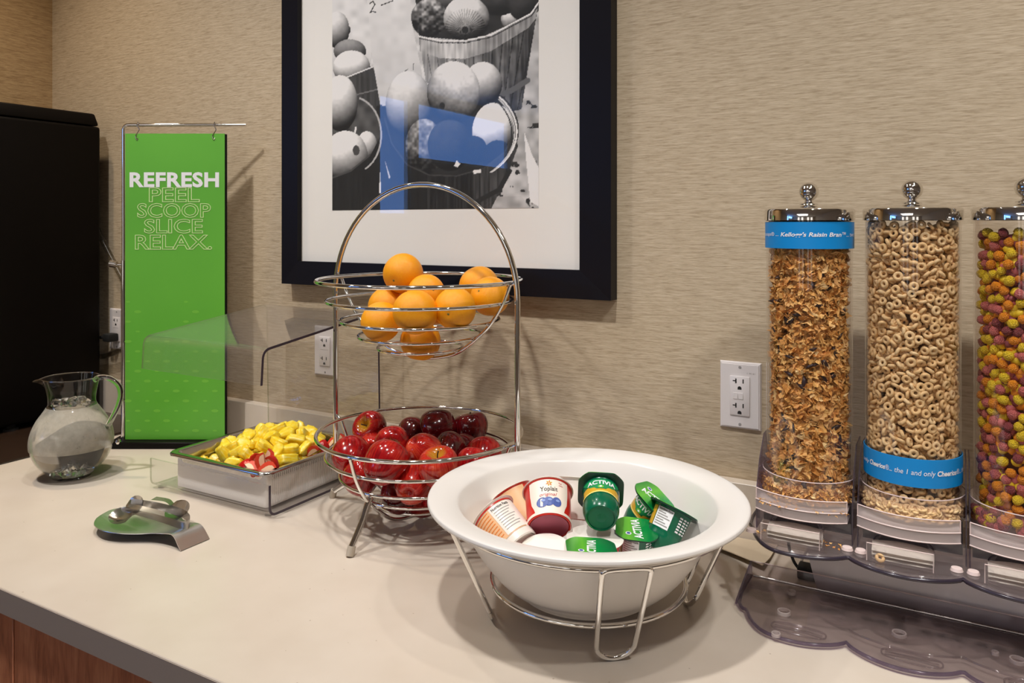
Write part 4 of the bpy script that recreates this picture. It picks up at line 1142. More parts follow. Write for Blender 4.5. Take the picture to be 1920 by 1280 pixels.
def place(name, label, base, ax, fr, group='yogurt cups in the white bowl'):
    a = RIGHT * ax[0] + UP * ax[1] + FWD * ax[2]; f = RIGHT * fr[0] + UP * fr[1] + FWD * fr[2]
    return thing(name, label, 'yogurt cup', M=Matrix.Translation(base) @ orient(a, f), group=group)
def red_cup(label, base, ax, fr, r0=0.030, r1=0.0325, L=0.068, bottom='cup_white', lid='foil_white', art='front', lr=None):
    t = place('yogurt_cup', label, base, ax, fr)
    bm = bmesh.new(); add_lathe(bm, [(r0 - 0.004, 0.003), (r0 - 0.0015, 0.0), (r0, 0.0015), (r1, L - 0.002), (r1 + 0.0022, L - 0.001), (r1 + 0.0022, L)], 48)
    fin(bm, 'cup_body', M['cup_white' if art in ('side', 'blank') else 'cup_red'], t)
    lathe('cup_base', M[bottom], t, [(0, 0.0035), (r0 - 0.006, 0.003), (r0 - 0.0035, 0.0012)], 40)
    lr = lr or r1 + 0.004
    bm = bmesh.new(); add_lathe(bm, [(0, L + 0.0008), (lr * 0.9, L + 0.0008), (lr, L + 0.0002), (lr, L - 0.0002), (0, L)], 40)
    fin(bm, 'foil_lid', M[lid], t)
    mp = cone_map(r0, r1, L)
    if art == 'front':
        e = lambda u: u * r1
        patch('label_panel', M['cup_cream'], t, mp, [(L * k, -w_, w_) for k, w_ in ((0.10, 0.021), (0.2, 0.023), (0.35, 0.0275), (0.6, 0.030), (0.85, 0.031), (0.97, 0.031))])
        patch('base_stripe', M['cup_cream'], t, mp, [(0.0018, -2.9 * r0, 2.9 * r0), (0.006, -2.9 * r0, 2.9 * r0)], n=60)
        m2 = cone_map(r0, r1, L, 0.0008)
        text_obj('lettering', 'Yoplait', (-0.0125, 0.0125, L * 0.60, L * 0.76), lambda u, v, q: m2(u, v), M['black_print'], t, bold=0.01)
        text_obj('lettering', 'original', (-0.0135, 0.011, L * 0.475, L * 0.585), lambda u, v, q: m2(u, v), M['red_print'], t, shear=0.3)
        for cu, cv, ru, rv, mt in ((-0.010, 0.33, 0.0085, 0.0075, 'blueberry'), (-0.001, 0.345, 0.0075, 0.007, 'blueberry'), (0.0105, 0.34, 0.0068, 0.0072, 'blueberry')):
            disc('berry_print', M[mt], t, m2, cu, L * cv, ru, rv)
        m3 = cone_map(r0, r1, L, 0.0011)
        for cu, cv in ((-0.0085, 0.375), (0.001, 0.39), (0.012, 0.37)): disc('berry_shine', M['blueberry2'], t, m3, cu, L * cv, 0.003, 0.002)
        for k in range(6):
            a = PI / 3 * k + 0.3
            bm = bmesh.new(); c0 = Vector((0.0005, L * 0.855)); d = Vector((math.cos(a), math.sin(a))); n_ = Vector((-d.y, d.x))
            bm.faces.new([bm.verts.new(m2(*(c0 + q))) for q in (d * 0.001 - n_ * 0.0005, d * 0.0028 - n_ * 0.001, d * 0.0050, d * 0.0028 + n_ * 0.001, d * 0.001 + n_ * 0.0005)])
            fin(bm, 'flower_print', M['orange_print' if k % 2 else 'gold'], t, smooth=False, recalc=False)
        text_obj('lettering', '5g', (0.0145, 0.0195, L * 0.86, L * 0.905), lambda u, v, q: m2(u, v), M['red_print'], t)
        patch('print_line', M['red_print'], t, m2, [(L * 0.815, 0.0145, 0.0215), (L * 0.825, 0.0145, 0.0215)], n=4)
    elif art == 'side':
        m2 = cone_map(r0, r1, L, 0.0008)
        patch('label_panel', M['peach_print'], t, mp, [(L * 0.18, -0.038, 0.030), (L * 0.5, -0.039, 0.030), (L * 0.93, -0.040, 0.030)])
        patch('label_panel', M['cup_white'], t, m2, [(L * 0.2, -0.003, 0.030), (L * 0.92, -0.003, 0.031)])
        patch('rim_stripe', M['cup_red'], t, m2, [(L * 0.94, -0.09, 0.09), (L * 0.985, -0.09, 0.09)], n=50)
        m3 = cone_map(r0, r1, L, 0.0011)
        text_obj('lettering', 'Nutrition Facts', (0.000, 0.029, L * 0.82, L * 0.89), lambda u, v, q: m3(u, v), M['black_print'], t, bold=0.02)
        for k in range(8): patch('print_line', M['gray_print'], t, m3, [(L * (0.76 - 0.065 * k), 0.0005, 0.028 - 0.004 * (k % 3)), (L * (0.775 - 0.065 * k), 0.0005, 0.028 - 0.004 * (k % 3))])
        for k in range(9): patch('print_line', M['orange_print'], t, m2, [(L * (0.88 - 0.075 * k), -0.036, -0.006), (L * (0.897 - 0.075 * k), -0.036, -0.006)])
    elif art == 'plain':
        patch('label_panel', M['peach_print'], t, mp, [(L * k, -0.046, 0.012) for k in (0.05, 0.5, 0.95)])
        m2 = cone_map(r0, r1, L, 0.0008)
        for k in range(4): patch('print_line', M['cream_line'], t, m2, [(L * (0.3 + 0.13 * k), 0.021, 0.033), (L * (0.34 + 0.13 * k), 0.021, 0.033)])
    elif art == 'blank':
        m2 = cone_map(r0, r1, L, 0.0008)
        patch('label_panel', M['cup_red'], t, m2, [(L * 0.62, 0.012, 0.04), (L * 0.95, 0.004, 0.04)])
    return t
def green_cup(label, base, ax, fr, r0=0.0205, r1=0.0265, L=0.060, art='front', fl=0.0345, lidtext=None, txrot=0.0):
    t = place('yogurt_cup', label, base, ax, fr)
    bm = bmesh.new(); add_lathe(bm, [(0, 0.0022), (r0 * 0.86, 0.0022), (r0 * 0.89, 0.0), (r0 * 0.98, 0.0003), (r0 + 0.0015, 0.003), (r0 + 0.004, 0.014), (r0 + 0.0045, 0.020), (r0 + 0.0032, 0.0235), (r0 + 0.0036, 0.026), (r1, L - 0.003), (r1 + 0.001, L - 0.0015)], 48)
    fin(bm, 'cup_body', M['cup_green'], t)
    lathe('cup_base', M['cup_base_green'], t, [(0, 0.0019), (r0 * 0.30, 0.0019), (r0 * 0.33, 0.0014), (r0 * 0.855, 0.0016)], 40)
    N = 72; lp = []
    for k in range(N):
        a = 2 * PI * k / N; c_, s_ = math.cos(a), math.sin(a)
        q = (abs(c_) ** 5 + abs(s_) ** 5) ** (-1 / 5)
        lp.append((fl * min(q, 1.13) * c_, fl * min(q, 1.13) * s_))
    prism('flange', M['cup_green_dark'], t, lp, L - 0.0018, L)
    fo = prism('foil_lid', M['foil_green'], t, [(x * 1.01, y * 1.01) for x, y in lp], L + 0.0002, L + 0.0008)
    rr = lambda v: (r0 + 0.0036) + (r1 - r0 - 0.0036) * (v - 0.026) / (L - 0.029)
    def mp(u, v, q=0, e=0.0004):
        r = rr(v) + e; a = u / r
        return (r * math.sin(a), -r * math.cos(a), v)
    m2 = lambda u, v, q=0: mp(u, v, 0, 0.0008)
    m3 = lambda u, v, q=0: mp(u, v, 0, 0.0012)
    V0, V1 = 0.027, L - 0.005
    if art == 'front':
        patch('gold_print', M['gold'], t, mp, [(V0, -0.030, 0.030), (V0 + 0.012, -0.031, 0.031)])
        patch('green_print', M['leaf_green'], t, m2, [(V0 + 0.004, -0.006, 0.006), (V0 + 0.010, -0.018, 0.018), (V1, -0.031, 0.031)])
        patch('pale_band', M['cream_line'], t, mp, [(V0 - 0.0022, -0.034, 0.030), (V0 + 0.0005, -0.034, 0.030)])
        text_obj('lettering', 'ACTIVIA', (-0.021, 0.021, V0 + 0.0125, V0 + 0.0205), m3, M['white_print'], t, bold=0.03)
        disc('emblem', M['dot_green'], t, m3, -0.001, V0 + 0.0075, 0.004, 0.003); disc('emblem', M['white_print'], t, lambda u, v, q=0: mp(u, v, 0, 0.0015), -0.001, V0 + 0.0075, 0.0018, 0.0014)
        patch('white_panel', M['white_print'], t, m2, [(V0 + 0.001, 0.032, 0.044), (V1, 0.032, 0.046)])
    else:
        patch('white_panel', M['white_print'], t, mp, [(V0, -0.020, 0.004), (V1, -0.021, 0.004)])
        for k in range(7): patch('print_line', M['gray_print'], t, m2, [(V0 + 0.003 + 0.0032 * k, -0.018, 0.002 - 0.004 * (k % 3)), (V0 + 0.0042 + 0.0032 * k, -0.018, 0.002 - 0.004 * (k % 3))])
        text_obj('lettering', 'Nutrition Facts', (-0.019, 0.003, V1 - 0.0032, V1 - 0.0008), m2, M['black_print'], t, bold=0.02)
        patch('gold_print', M['gold'], t, mp, [(V0, -0.032, -0.0215), (V1, -0.033, -0.0225)])
        for k in range(6):
            for j in range(3): patch('print_line', M['white_print'], t, mp, [(V0 + 0.003 + 0.0038 * k, 0.014 + 0.007 * j, 0.0195 + 0.007 * j), (V0 + 0.0052 + 0.0038 * k, 0.014 + 0.007 * j, 0.0185 + 0.007 * j)], n=6)
    if lidtext:
        ca, sa = math.cos(txrot), math.sin(txrot)
        def lm(u, v, q=0): return (u * ca - v * sa, u * sa + v * ca, L + 0.0010)
        text_obj('lettering', 'ACTIVIA', (-0.024, 0.024, -0.006, 0.006), lm, M['white_print'], fo, bold=0.03)
        bm = bmesh.new(); bm.faces.new([bm.verts.new(lm(-0.012 + 0.004 * math.cos(2 * PI * k / 16), 0.013 + 0.004 * math.sin(2 * PI * k / 16))) for k in range(16)])
        fin(bm, 'emblem', M['white_print'], fo, smooth=False, recalc=False)
        bm = bmesh.new(); bm.faces.new([bm.verts.new(Vector(lm(-0.012 + 0.0026 * math.cos(2 * PI * k / 16), 0.013 + 0.0026 * math.sin(2 * PI * k / 16))) + Vector((0, 0, 0.0003))) for k in range(16)])
        fin(bm, 'emblem', M['blueberry'], fo, smooth=False, recalc=False)
    return t
def seat(px, py, Z): return world_at(px, py, Z)
s42, c42 = math.sin(0.72), math.cos(0.72)
red_cup('red and cream yogurt cup with blueberries, tilted back showing pink base', seat(1030, 989, 1.055), (0.0, 0.56, 0.83), (0.0, 0.83, -0.56), 0.0300, 0.0325, 0.056, 'cup_pink')
green_cup('green yogurt cup lying on the stack with its dark base toward the viewer', seat(1127, 972, 1.030), (0.10, 0.30, 0.94), (0.0, 0.94, -0.30), L=0.056, fl=0.0315, r0=0.0205, r1=0.0250, lidtext=None)
red_cup('upright red yogurt cup with white lid, under the lying green cup', seat(1113, 1002, 1.046) - Vector((0, 0, 0.070)), (0.02, 1.0, -0.06), (0.15, 0, -1), 0.0285, 0.0335, 0.068, art='plain', lr=0.0385)
red_cup('yogurt cup with plain white foil lid at the front left', seat(1027, 1018, 1.030) - Vector((0, 0, 0.060)), (-0.08, 0.97, -0.2), (0, 0, -1), 0.026, 0.030, 0.060, art='plain', lr=0.0325)
green_cup('green-lidded yogurt cup nearest the front rim of the bowl', seat(1104, 1030, 1.005) - Vector((0, 0, 0.052)), (0.06, 0.99, 0.0), (0, 0, -1), L=0.054, fl=0.0325, lidtext=True, txrot=PI / 2 - 0.1, art='back')
green_cup('upright green-lidded yogurt cup with nutrition panel, right of the stack', seat(1188, 986, 1.070) - Vector((0, 0, 0.056)), (0.05, 0.98, -0.16), (-0.15, 0, -1), L=0.056, fl=0.0285, r0=0.0185, r1=0.0225, lidtext=True, txrot=PI / 2 + 0.15, art='back')
green_cup('green yogurt cup tilted at far right with white nutrition label', seat(1232, 1030, 1.065), (0.47, 0.84, 0.30), (-0.30, 0.30, -0.95), fl=0.0340, art='back', L=0.058)
green_cup('green yogurt cup leaning behind, lid turned up to the right', seat(1188, 985, 1.125), (0.52, 0.80, -0.28), (-0.6, 0.2, -0.8), fl=0.0300, r0=0.018, r1=0.0235, L=0.055, lidtext=True, txrot=0.5)
red_cup('yogurt cup lying on its side at left showing orange nutrition print', seat(976, 1028, 1.045), (-0.62, 0.48, 0.62), (-0.25, 0.68, -0.70), 0.0285, 0.0325, 0.062, art='side', lid='foil_white')
red_cup('white and red yogurt cup half hidden behind the two tilted cups', seat(1086, 975, 1.135), (0.10, 0.93, 0.35), (0.1, 0.3, -0.95), 0.026, 0.030, 0.058, art='blank')
red_cup('yogurt cup mostly hidden at the back left of the pile', seat(990, 985, 1.15), (-0.45, 0.72, 0.5), (0.3, 0.4, -0.8), 0.026, 0.029, 0.055, art='plain')

# ------------------------------------------------------------------ cereal dispensers
DY = -0.189
UX = (-0.1740, -0.0450, 0.0815)
ds = thing('dispenser_stand', 'smoky clear plastic stand with scalloped tray under the cereal dispensers', 'stand', (0.0, DY, 0.0))
SX1 = 0.150
def scallop(y_val, amp, y_back, x0, off=0.0):
    """front edge with one bulge per dispenser, valleys between"""
    pts = []
    n = 96
    for k in range(n + 1):
        x = x0 + (SX1 - x0) * k / n
        ph = (x - 0.0123) / 0.1262
        b = abs(math.sin(PI * ph)) ** 0.62
        y = y_val - amp * b
        if x < x0 + 0.055:          # rounded left corner
            t = (x - x0) / 0.055
            y = y + (1 - math.sqrt(max(0, 1 - (1 - t) ** 2))) * 0.085
        pts.append((x, y + off - DY))
    return pts
E0 = -0.258
fr_t = scallop(-0.2960, 0.0330, None, E0)
back = [(SX1, -0.168 - DY), (E0, -0.168 - DY)]
prism('drip_tray', M['smoke'], ds, fr_t + back, 0.0035, 0.0070)
tube('tray_rim', M['purple'], ds, [(E0, -0.168 - DY, 0.0060)] + [(x, y, 0.0058) for x, y in fr_t], 0.0024, seg=8)
box('tray_back_wall', M['smoke'], ds, E0, SX1, -0.1690 - DY, -0.1660 - DY, 0.0035, 0.0270)
tube('back_wall_edge', M['pale_edge'], ds, [(E0, -0.1675 - DY, 0.0272), (SX1, -0.1675 - DY, 0.0272)], 0.0008, seg=6)
tube('tray_crease', M['steel'], ds, [(E0 + 0.004, -0.1715 - DY, 0.0080), (SX1, -0.1715 - DY, 0.0080)], 0.0014, seg=6)
bm = bmesh.new()
pl = [(-0.168, 0.0035), (-0.168, 0.0275), (-0.215, 0.0180), (-0.258, 0.0075), (-0.262, 0.0035)]
A = [bm.verts.new((E0 - 0.0012, y - DY, z)) for y, z in pl]; B = [bm.verts.new((E0 + 0.0014, y - DY, z)) for y, z in pl]
bm.faces.new(A); bm.faces.new(B[::-1])
for i in range(len(pl)): bm.faces.new((A[i], A[(i + 1) % len(pl)], B[(i + 1) % len(pl)], B[i]))
fin(bm, 'tray_side_wall', M['purple'], ds, smooth=False)
ridge = scallop(-0.2660, 0.020, None, E0)
tube('tray_ridge', M['smoke'], ds, [(x, y, 0.0078) for x, y in ridge[34:]], 0.0014, seg=6)
for px, py, r in ((1470, 1149, 0.0085), (1686, 1190, 0.0085), (1455, 1191, 0.0055), (1908, 1240, 0.0085), (1484, 1112, 0.006), (1866, 1226, 0.004)):
    p = at_z(px, py, 0.0075)
    lathe('screw_boss', M['bezel'], ds, [(r * 0.78, 0.0070), (r * 0.80, 0.0110), (r, 0.0110), (r * 1.05, 0.0070)], 24, cx=p.x, cy=p.y - DY)
for X0 in UX:
    cx, cy = X0 + 0.004, -0.3005 - DY
    lp = [(cx + 0.033 * math.copysign(abs(math.cos(a)) ** 0.7, math.cos(a)), cy + 0.0125 * math.copysign(abs(math.sin(a)) ** 0.7, math.sin(a)), 0.0075) for a in [2 * PI * k / 40 for k in range(40)]]
    gp_ = tube('grip_pad', M['smoke'], ds, lp, 0.0011, True, 6)
    for k in range(3):
        tube('grip_rib', M['smoke'], gp_, smooth_path([(cx - 0.029, cy - 0.006 + 0.006 * k, 0.0076), (cx, cy - 0.0035 + 0.006 * k, 0.0080), (cx + 0.029, cy - 0.006 + 0.006 * k, 0.0076)], 6), 0.0009, False, 6)
M['panel'] = mat_brushed('grey_brushed_panel', srgb(224, 217, 217), (6, 6, 300), 0.40, 0.25)
bm = bmesh.new()
pl = [(-0.1665, 0.0)] + [(-0.1665 - 0.018 * math.sin(PI * t / 2), 0.100 * t) for t in (0.2, 0.4, 0.6, 0.8, 1.0)] + [(0.150, 0.100), (0.150, 0.0)]
A = [bm.verts.new((x, -0.1600 - DY, z)) for x, z in pl]; B = [bm.verts.new((x, -0.1570 - DY, z)) for x, z in pl]
bm.faces.new(A); bm.faces.new(B[::-1])
for i in range(len(pl)): bm.faces.new((A[i], A[(i + 1) % len(pl)], B[(i + 1) % len(pl)], B[i]))
pn = fin(bm, 'support_panel', M['panel'], ds, smooth=False); pn['label'] = 'grey brushed upright panel behind the tray'
fr_p = scallop(-0.2730, 0.0310, None, -0.2495)
bkp = [(SX1, -0.095 - DY), (-0.2495, -0.095 - DY)]
prism('platform', M['smoke'], ds, fr_p + bkp, 0.1010, 0.1050)
pe = tube('platform_rim', M['edge_and_shade'], ds, [(-0.2495, -0.095 - DY, 0.1035)] + [(x, y, 0.1035) for x, y in fr_p], 0.0026, seg=8)
pe['label'] = 'dark rounded front edge of the platform'
tube('rim_highlight_bead', M['hopper'], ds, [(x, y + 0.002, 0.1064) for x, y in fr_p], 0.0016, seg=6)
for k, X in enumerate((-0.2385, -0.1170, -0.1010, 0.0060, 0.0235)):
    lathe('platform_screw', M['pale_edge'], ds, [(0, 0.1095), (0.006, 0.1090), (0.0072, 0.1055), (0, 0.1052)], 18, cx=X, cy=-0.256 - DY)

# cereal materials
def island_mat(name, stops, rough=0.7, tex=True, scale=700, bstr=0.5):
    m, nt, b, o = new_mat(name)
    g = nt.nodes.new('ShaderNodeNewGeometry'); oi = nt.nodes.new('ShaderNodeObjectInfo')
    f = math_n(nt, 'FRACT', math_n(nt, 'ADD', g.outputs['Random Per Island'], oi.outputs['Random']))
    n = noise(nt, coords(nt), scale, 3)
    nt.links.new(mixc(nt, math_n(nt, 'MULTIPLY', n, 0.22), ramp(nt, f, stops), (0.25, 0.09, 0.02, 1)) if tex else ramp(nt, f, stops), b.inputs['Base Color'])
    b.inputs['Roughness'].default_value = rough
    bump(nt, b, n, bstr, 0.0012)
    return m
M['oat'] = island_mat('oat_ring_cereal', [(0.0, srgb(240, 204, 150)), (0.5, srgb(234, 194, 136)), (1.0, srgb(244, 214, 164))], 0.6, True, 500)
M['flake'] = island_mat('bran_flake_cereal', [(0.0, srgb(206, 140, 66)), (0.3, srgb(236, 178, 98)), (0.6, srgb(246, 200, 124)), (0.8, srgb(216, 148, 72)), (1.0, srgb(252, 222, 160))], 0.6, True, 380)
M['raisin'] = pm('raisin_skin', srgb(44, 26, 30), 0.45)
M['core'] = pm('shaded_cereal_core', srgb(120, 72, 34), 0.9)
PUFF = {'yellow': srgb(252, 214, 40), 'orange': srgb(250, 152, 24), 'purple': srgb(150, 66, 70), 'pink': srgb(214, 112, 108)}
for k_, c_ in PUFF.items():
    m, nt, b, o = new_mat(k_ + '_puff_cereal')
    vo = nt.nodes.new('ShaderNodeTexVoronoi'); vo.inputs['Scale'].default_value = 5.0; nt.links.new(coords(nt), vo.inputs['Vector'])
    nt.links.new(mixc(nt, math_n(nt, 'MULTIPLY', vo.outputs['Distance'], 0.5), c_, tuple(0.45 * q for q in c_[:3]) + (1,)), b.inputs['Base Color'])
    b.inputs['Roughness'].default_value = 0.55; bump(nt, b, vo.outputs['Distance'], 0.5, 0.1)
    M['puff_' + k_] = m

def ring_geo(R=0.0040, r=0.0022, n=12, k=7):
    V, Fc = [], []
    for i in range(n):
        a = 2 * PI * i / n
        for j in range(k):
            q = 2 * PI * j / k; rr = R + r * math.cos(q)
            V.append((rr * math.cos(a), rr * math.sin(a), r * 1.05 * math.sin(q)))
    for i in range(n):
        for j in range(k):
            Fc.append((i * k + j, ((i + 1) % n) * k + j, ((i + 1) % n) * k + (j + 1) % k, i * k + (j + 1) % k))
    return np.array(V), np.array(Fc)
RV, RF = ring_geo()
def rot_rand(): 
    q = rng.normal(size=4); q /= np.linalg.norm(q); w_, x, y, z = q
    return np.array([[1 - 2 * (y * y + z * z), 2 * (x * y - z * w_), 2 * (x * z + y * w_)], [2 * (x * y + z * w_), 1 - 2 * (x * x + z * z), 2 * (y * z - x * w_)], [2 * (x * z - y * w_), 2 * (y * z + x * w_), 1 - 2 * (x * x + y * y)]])
def rot_to(nrm, jit):
    n = np.array(nrm) + rng.normal(0, jit, 3); n /= np.linalg.norm(n)
    a = np.cross(n, [0.3, 0.2, 1.0]); a /= np.linalg.norm(a); b = np.cross(n, a)
    t = rng.random() * 6.28
    a2 = a * math.cos(t) + b * math.sin(t); b2 = np.cross(n, a2)
    return np.stack([a2, b2, n], 1)
def merged(name, items, m, parent, smooth=True, core=None, mats=None):
    """items: list of (V, F, R, scale, pos)"""
    VV, FF, MI, off = [], [], [], 0
    for it in items:
        V, Fc, R, sc_, p = it[:5]
        VV.append((V * sc_) @ np.asarray(R).T + np.asarray(p)); FF += (np.asarray(Fc) + off).tolist(); off += len(V)
        MI += [it[5] if len(it) > 5 else 0] * len(Fc)
    mats = mats or [m]
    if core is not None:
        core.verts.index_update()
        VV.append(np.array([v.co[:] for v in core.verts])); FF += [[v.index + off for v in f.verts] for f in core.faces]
        MI += [len(mats)] * len(core.faces); core.free()
    me = bpy.data.meshes.new(name); me.from_pydata(np.concatenate(VV).tolist(), [], FF)
    if smooth: me.shade_smooth()
    o = link(name, me, None, parent)
    for q in mats + ([M['core']] if core is not None else []): me.materials.append(q)
    me.polygons.foreach_set('material_index', MI)
    return o
def single(me, name, R, sc_, p, label, cat, group):
    o = bpy.data.objects.new(name, me); COL.objects.link(o)
    o.matrix_world = Matrix.Translation(Vector(p)) @ Matrix([list(map(float, r)) for r in np.asarray(R)]).to_4x4() @ Matrix.Scale(float(sc_), 4)
    return tag(o, label, cat, group)

LBL = ('bran flake dispenser with blue band under its lid, leftmost of the three', 'oat ring dispenser with blue band at its foot, middle of the three', 'dispenser full of coloured corn puffs at the right edge')
for ui, X0 in enumerate(UX):
    zo = 0.1052
    t = thing('cereal_dispenser', LBL[ui], 'cereal dispenser', (X0, DY, zo), group='clear tube cereal dispensers')
    phi = math.atan2(-X0, CAM_D + DY)          # facing angle toward the viewer
    Zr = lambda z: z - zo
    lathe('tube', M['tube_clear'], t, [(0.0545, Zr(0.150)), (0.0570, Zr(0.150)), (0.0570, Zr(0.5325)), (0.0545, Zr(0.5325)), (0.0545, Zr(0.150))], 72, 60)
    ld = lathe('lid', M['chrome'], t, [(0.0585, Zr(0.5318)), (0.0600, Zr(0.5322)), (0.0600, Zr(0.5455)), (0.0590, Zr(0.5475)), (0.0570, Zr(0.5485)), (0.035, Zr(0.5525)), (0.0, Zr(0.5550))], 72, 35)
    kp = [(0.0125, 0.5535), (0.0120, 0.5555), (0.0070, 0.5570), (0.0055, 0.5595), (0.0055, 0.5625)] + [(0.0133 * math.sin(a), 0.5725 - 0.0133 * math.cos(a)) for a in [0.45 + (PI - 0.45) * k / 14 for k in range(15)]]
    kp[-1] = (0, kp[-1][1])
    lathe('knob', M['chrome'], ld, [(r, Zr(z)) for r, z in kp], 32, 60)
    lathe('lid_gasket', M['black_rubber'], t, [(0.0535, Zr(0.524)), (0.0542, Zr(0.524)), (0.0542, Zr(0.5325)), (0.0535, Zr(0.5325))], 48) if ui == 0 else None
    def bmap(u, v, q=0, R=0.0591):
        a = u + phi
        return (R * math.sin(a), -R * math.cos(a), Zr(v))
    if ui < 2:
        z0, z1 = ((0.4938, 0.5300), (0.1962, 0.2318))[ui]
        bd_ = lathe('label_band', M['blue_band'], t, [(0.0575, Zr(z0)), (0.0586, Zr(z0)), (0.0586, Zr(z1)), (0.0575, Zr(z1)), (0.0575, Zr(z0))], 72, 40)
        zm_ = (z0 + z1) / 2
        if ui == 0:
            text_obj('lettering', "Kellogg's Raisin Bran", (-0.66, 0.76, zm_ - 0.0035, zm_ + 0.0042), bmap, M['white_print'], bd_, bold=0.02, shear=0.22)
            text_obj('lettering', '\u2122... two', (0.78, 1.30, zm_ - 0.0018, zm_ + 0.0042), bmap, M['white_print'], bd_)
            text_obj('lettering', "scoops\u00ae ...", (-1.40, -0.72, zm_ - 0.0028, zm_ + 0.0040), bmap, M['white_print'], bd_)
        else:
            text_obj('lettering', 'only', (-1.33, -1.02, zm_ - 0.0035, zm_ + 0.0035), bmap, M['white_print'], bd_, shear=0.15)
            text_obj('lettering', 'Cheerios', (-0.98, -0.55, zm_ - 0.0020, zm_ + 0.0046), bmap, M['white_print'], bd_, bold=0.03, shear=0.15)
            text_obj('lettering', '\u00ae...', (-0.54, -0.40, zm_ - 0.0020, zm_ + 0.0048), bmap, M['white_print'], bd_)
            text_obj('lettering', 'the 1 and only', (-0.345, 0.46, zm_ - 0.0042, zm_ + 0.0042), bmap, M['white_print'], bd_, shear=0.15)
            text_obj('lettering', 'Cheerios', (0.50, 1.00, zm_ - 0.0024, zm_ + 0.0044), bmap, M['white_print'], bd_, bold=0.03, shear=0.15)
            text_obj('lettering', '\u00ae... the', (1.01, 1.40, zm_ - 0.0020, zm_ + 0.0046), bmap, M['white_print'], bd_)
    # hopper: open cup, stepped front, side plates, spout wheel, label holder
    lathe('hopper_cup', M['hopper'], t, [(0.0628, Zr(0.1520)), (0.0626, Zr(0.1700)), (0.0622, Zr(0.1825)), (0.0606, Zr(0.1825)), (0.0612, Zr(0.1690)), (0.0614, Zr(0.1520))], 72, 40)
    lathe('hopper_lip', M['pale_edge'], t, [(0.0610, Zr(0.1822)), (0.0614, Zr(0.1832)), (0.0620, Zr(0.1832)), (0.0622, Zr(0.1822)), (0.0610, Zr(0.1822))], 72, 40)
    fx = -0.003
    def arcpoly(hw, ye, yb, yback, n=20):
        return [(fx + hw * (-1 + 2 * k / n), ye - (ye - yb) * (1 - (-1 + 2 * k / n) ** 2)) for k in range(n + 1)] + [(fx + hw, yback), (fx - hw, yback)]
    pA = arcpoly(0.0580, -0.0520, -0.0710, 0.05); pB = arcpoly(0.0586, -0.0540, -0.0745, 0.05)
    bm = bmesh.new()
    def shell(bm, poly, z0, z1, n=21):
        f = poly[:n]
        for (a, b_) in zip(f[:-1], f[1:]):
            bm.faces.new([bm.verts.new(q) for q in ((a[0], a[1], z0), (b_[0], b_[1], z0), (b_[0], b_[1], z1), (a[0], a[1], z1))])
        bmesh.ops.remove_doubles(bm, verts=bm.verts[:], dist=1e-6)
    shell(bm, pA, Zr(0.1475), Zr(0.1615))
    fin(bm, 'front_bezel', M['bezel'], t, angle=180)
    bm = bmesh.new(); shell(bm, pB, Zr(0.1345), Zr(0.1470)); fin(bm, 'front_bezel', M['bezel'], t, angle=180)
    bm = bmesh.new(); add_prism(bm, pB, Zr(0.1468), Zr(0.1478)); fin(bm, 'bezel_step', M['bezel'], t, smooth=False)
    bm = bmesh.new(); add_prism(bm, pB, Zr(0.1335), Zr(0.1345)); fin(bm, 'bezel_step', M['bezel'], t, smooth=False)
    for zz, pp in ((0.1617, pA), (0.1474, pB), (0.1345, pB)):
        tube('bezel_edge', M['pale_edge'], t, [(x, y, Zr(zz)) for x, y in pp[:21]], 0.0008, seg=6)
    for sx in (-1, 1):
        tube('bezel_edge', M['pale_edge'], t, [(fx + sx * 0.0580, -0.0520, Zr(0.1615)), (fx + sx * 0.0580, -0.0520, Zr(0.1475))], 0.0008, seg=6)
        bm = bmesh.new()
        pl = [(-0.050, 0.0), (-0.050, Zr(0.158)), (-0.030, Zr(0.196)), (0.0, Zr(0.225)), (0.05, Zr(0.225)), (0.05, 0.0)]
        xa, xb = sx * 0.0606, sx * 0.0620
        A = [bm.verts.new((xa, y, z)) for y, z in pl]; B = [bm.verts.new((xb, y, z)) for y, z in pl]
        bm.faces.new(A); bm.faces.new(B[::-1])
        for i in range(len(pl)): bm.faces.new((A[i], A[(i + 1) % len(pl)], B[(i + 1) % len(pl)], B[i]))
        fin(bm, 'side_plate', M['purple'], t, smooth=False)
    # front wall with arched outlet
    bm = bmesh.new()
    n = 16
    arch_ = [(-0.008 + 0.034 * math.cos(PI - PI * k / n), Zr(0.1175) + 0.0150 * math.sin(PI * k / n)) for k in range(n + 1)]
    outer = [(-0.060, 0.0015), (-0.060, Zr(0.1335))] + [(-0.060 + 0.12 * k / 8, Zr(0.1335)) for k in range(1, 9)] + [(0.060, 0.0015)]
    poly = outer + [(0.026, 0.0015)] + arch_[::-1] + [(-0.042, 0.0015)]
    bm.faces.new([bm.verts.new((x, -0.051, z)) for x, z in poly])
    bmesh.ops.triangulate(bm, faces=bm.faces[:])
    fin(bm, 'front_wall', M['hopper'], t, smooth=False)
    tube('outlet_arch', M['edge_and_shade'] if ui else M['purple'], t, [(x, -0.0515, z) for x, z in arch_], 0.0010, seg=6)
    # paddle wheel in the outlet
    bm = bmesh.new()
    add_tube(bm, [(-0.041, -0.022, Zr(0.124)), (0.025, -0.022, Zr(0.124))], 0.006, seg=12)
    fin(bm, 'paddle_axle', M['edge_and_shade'], t)
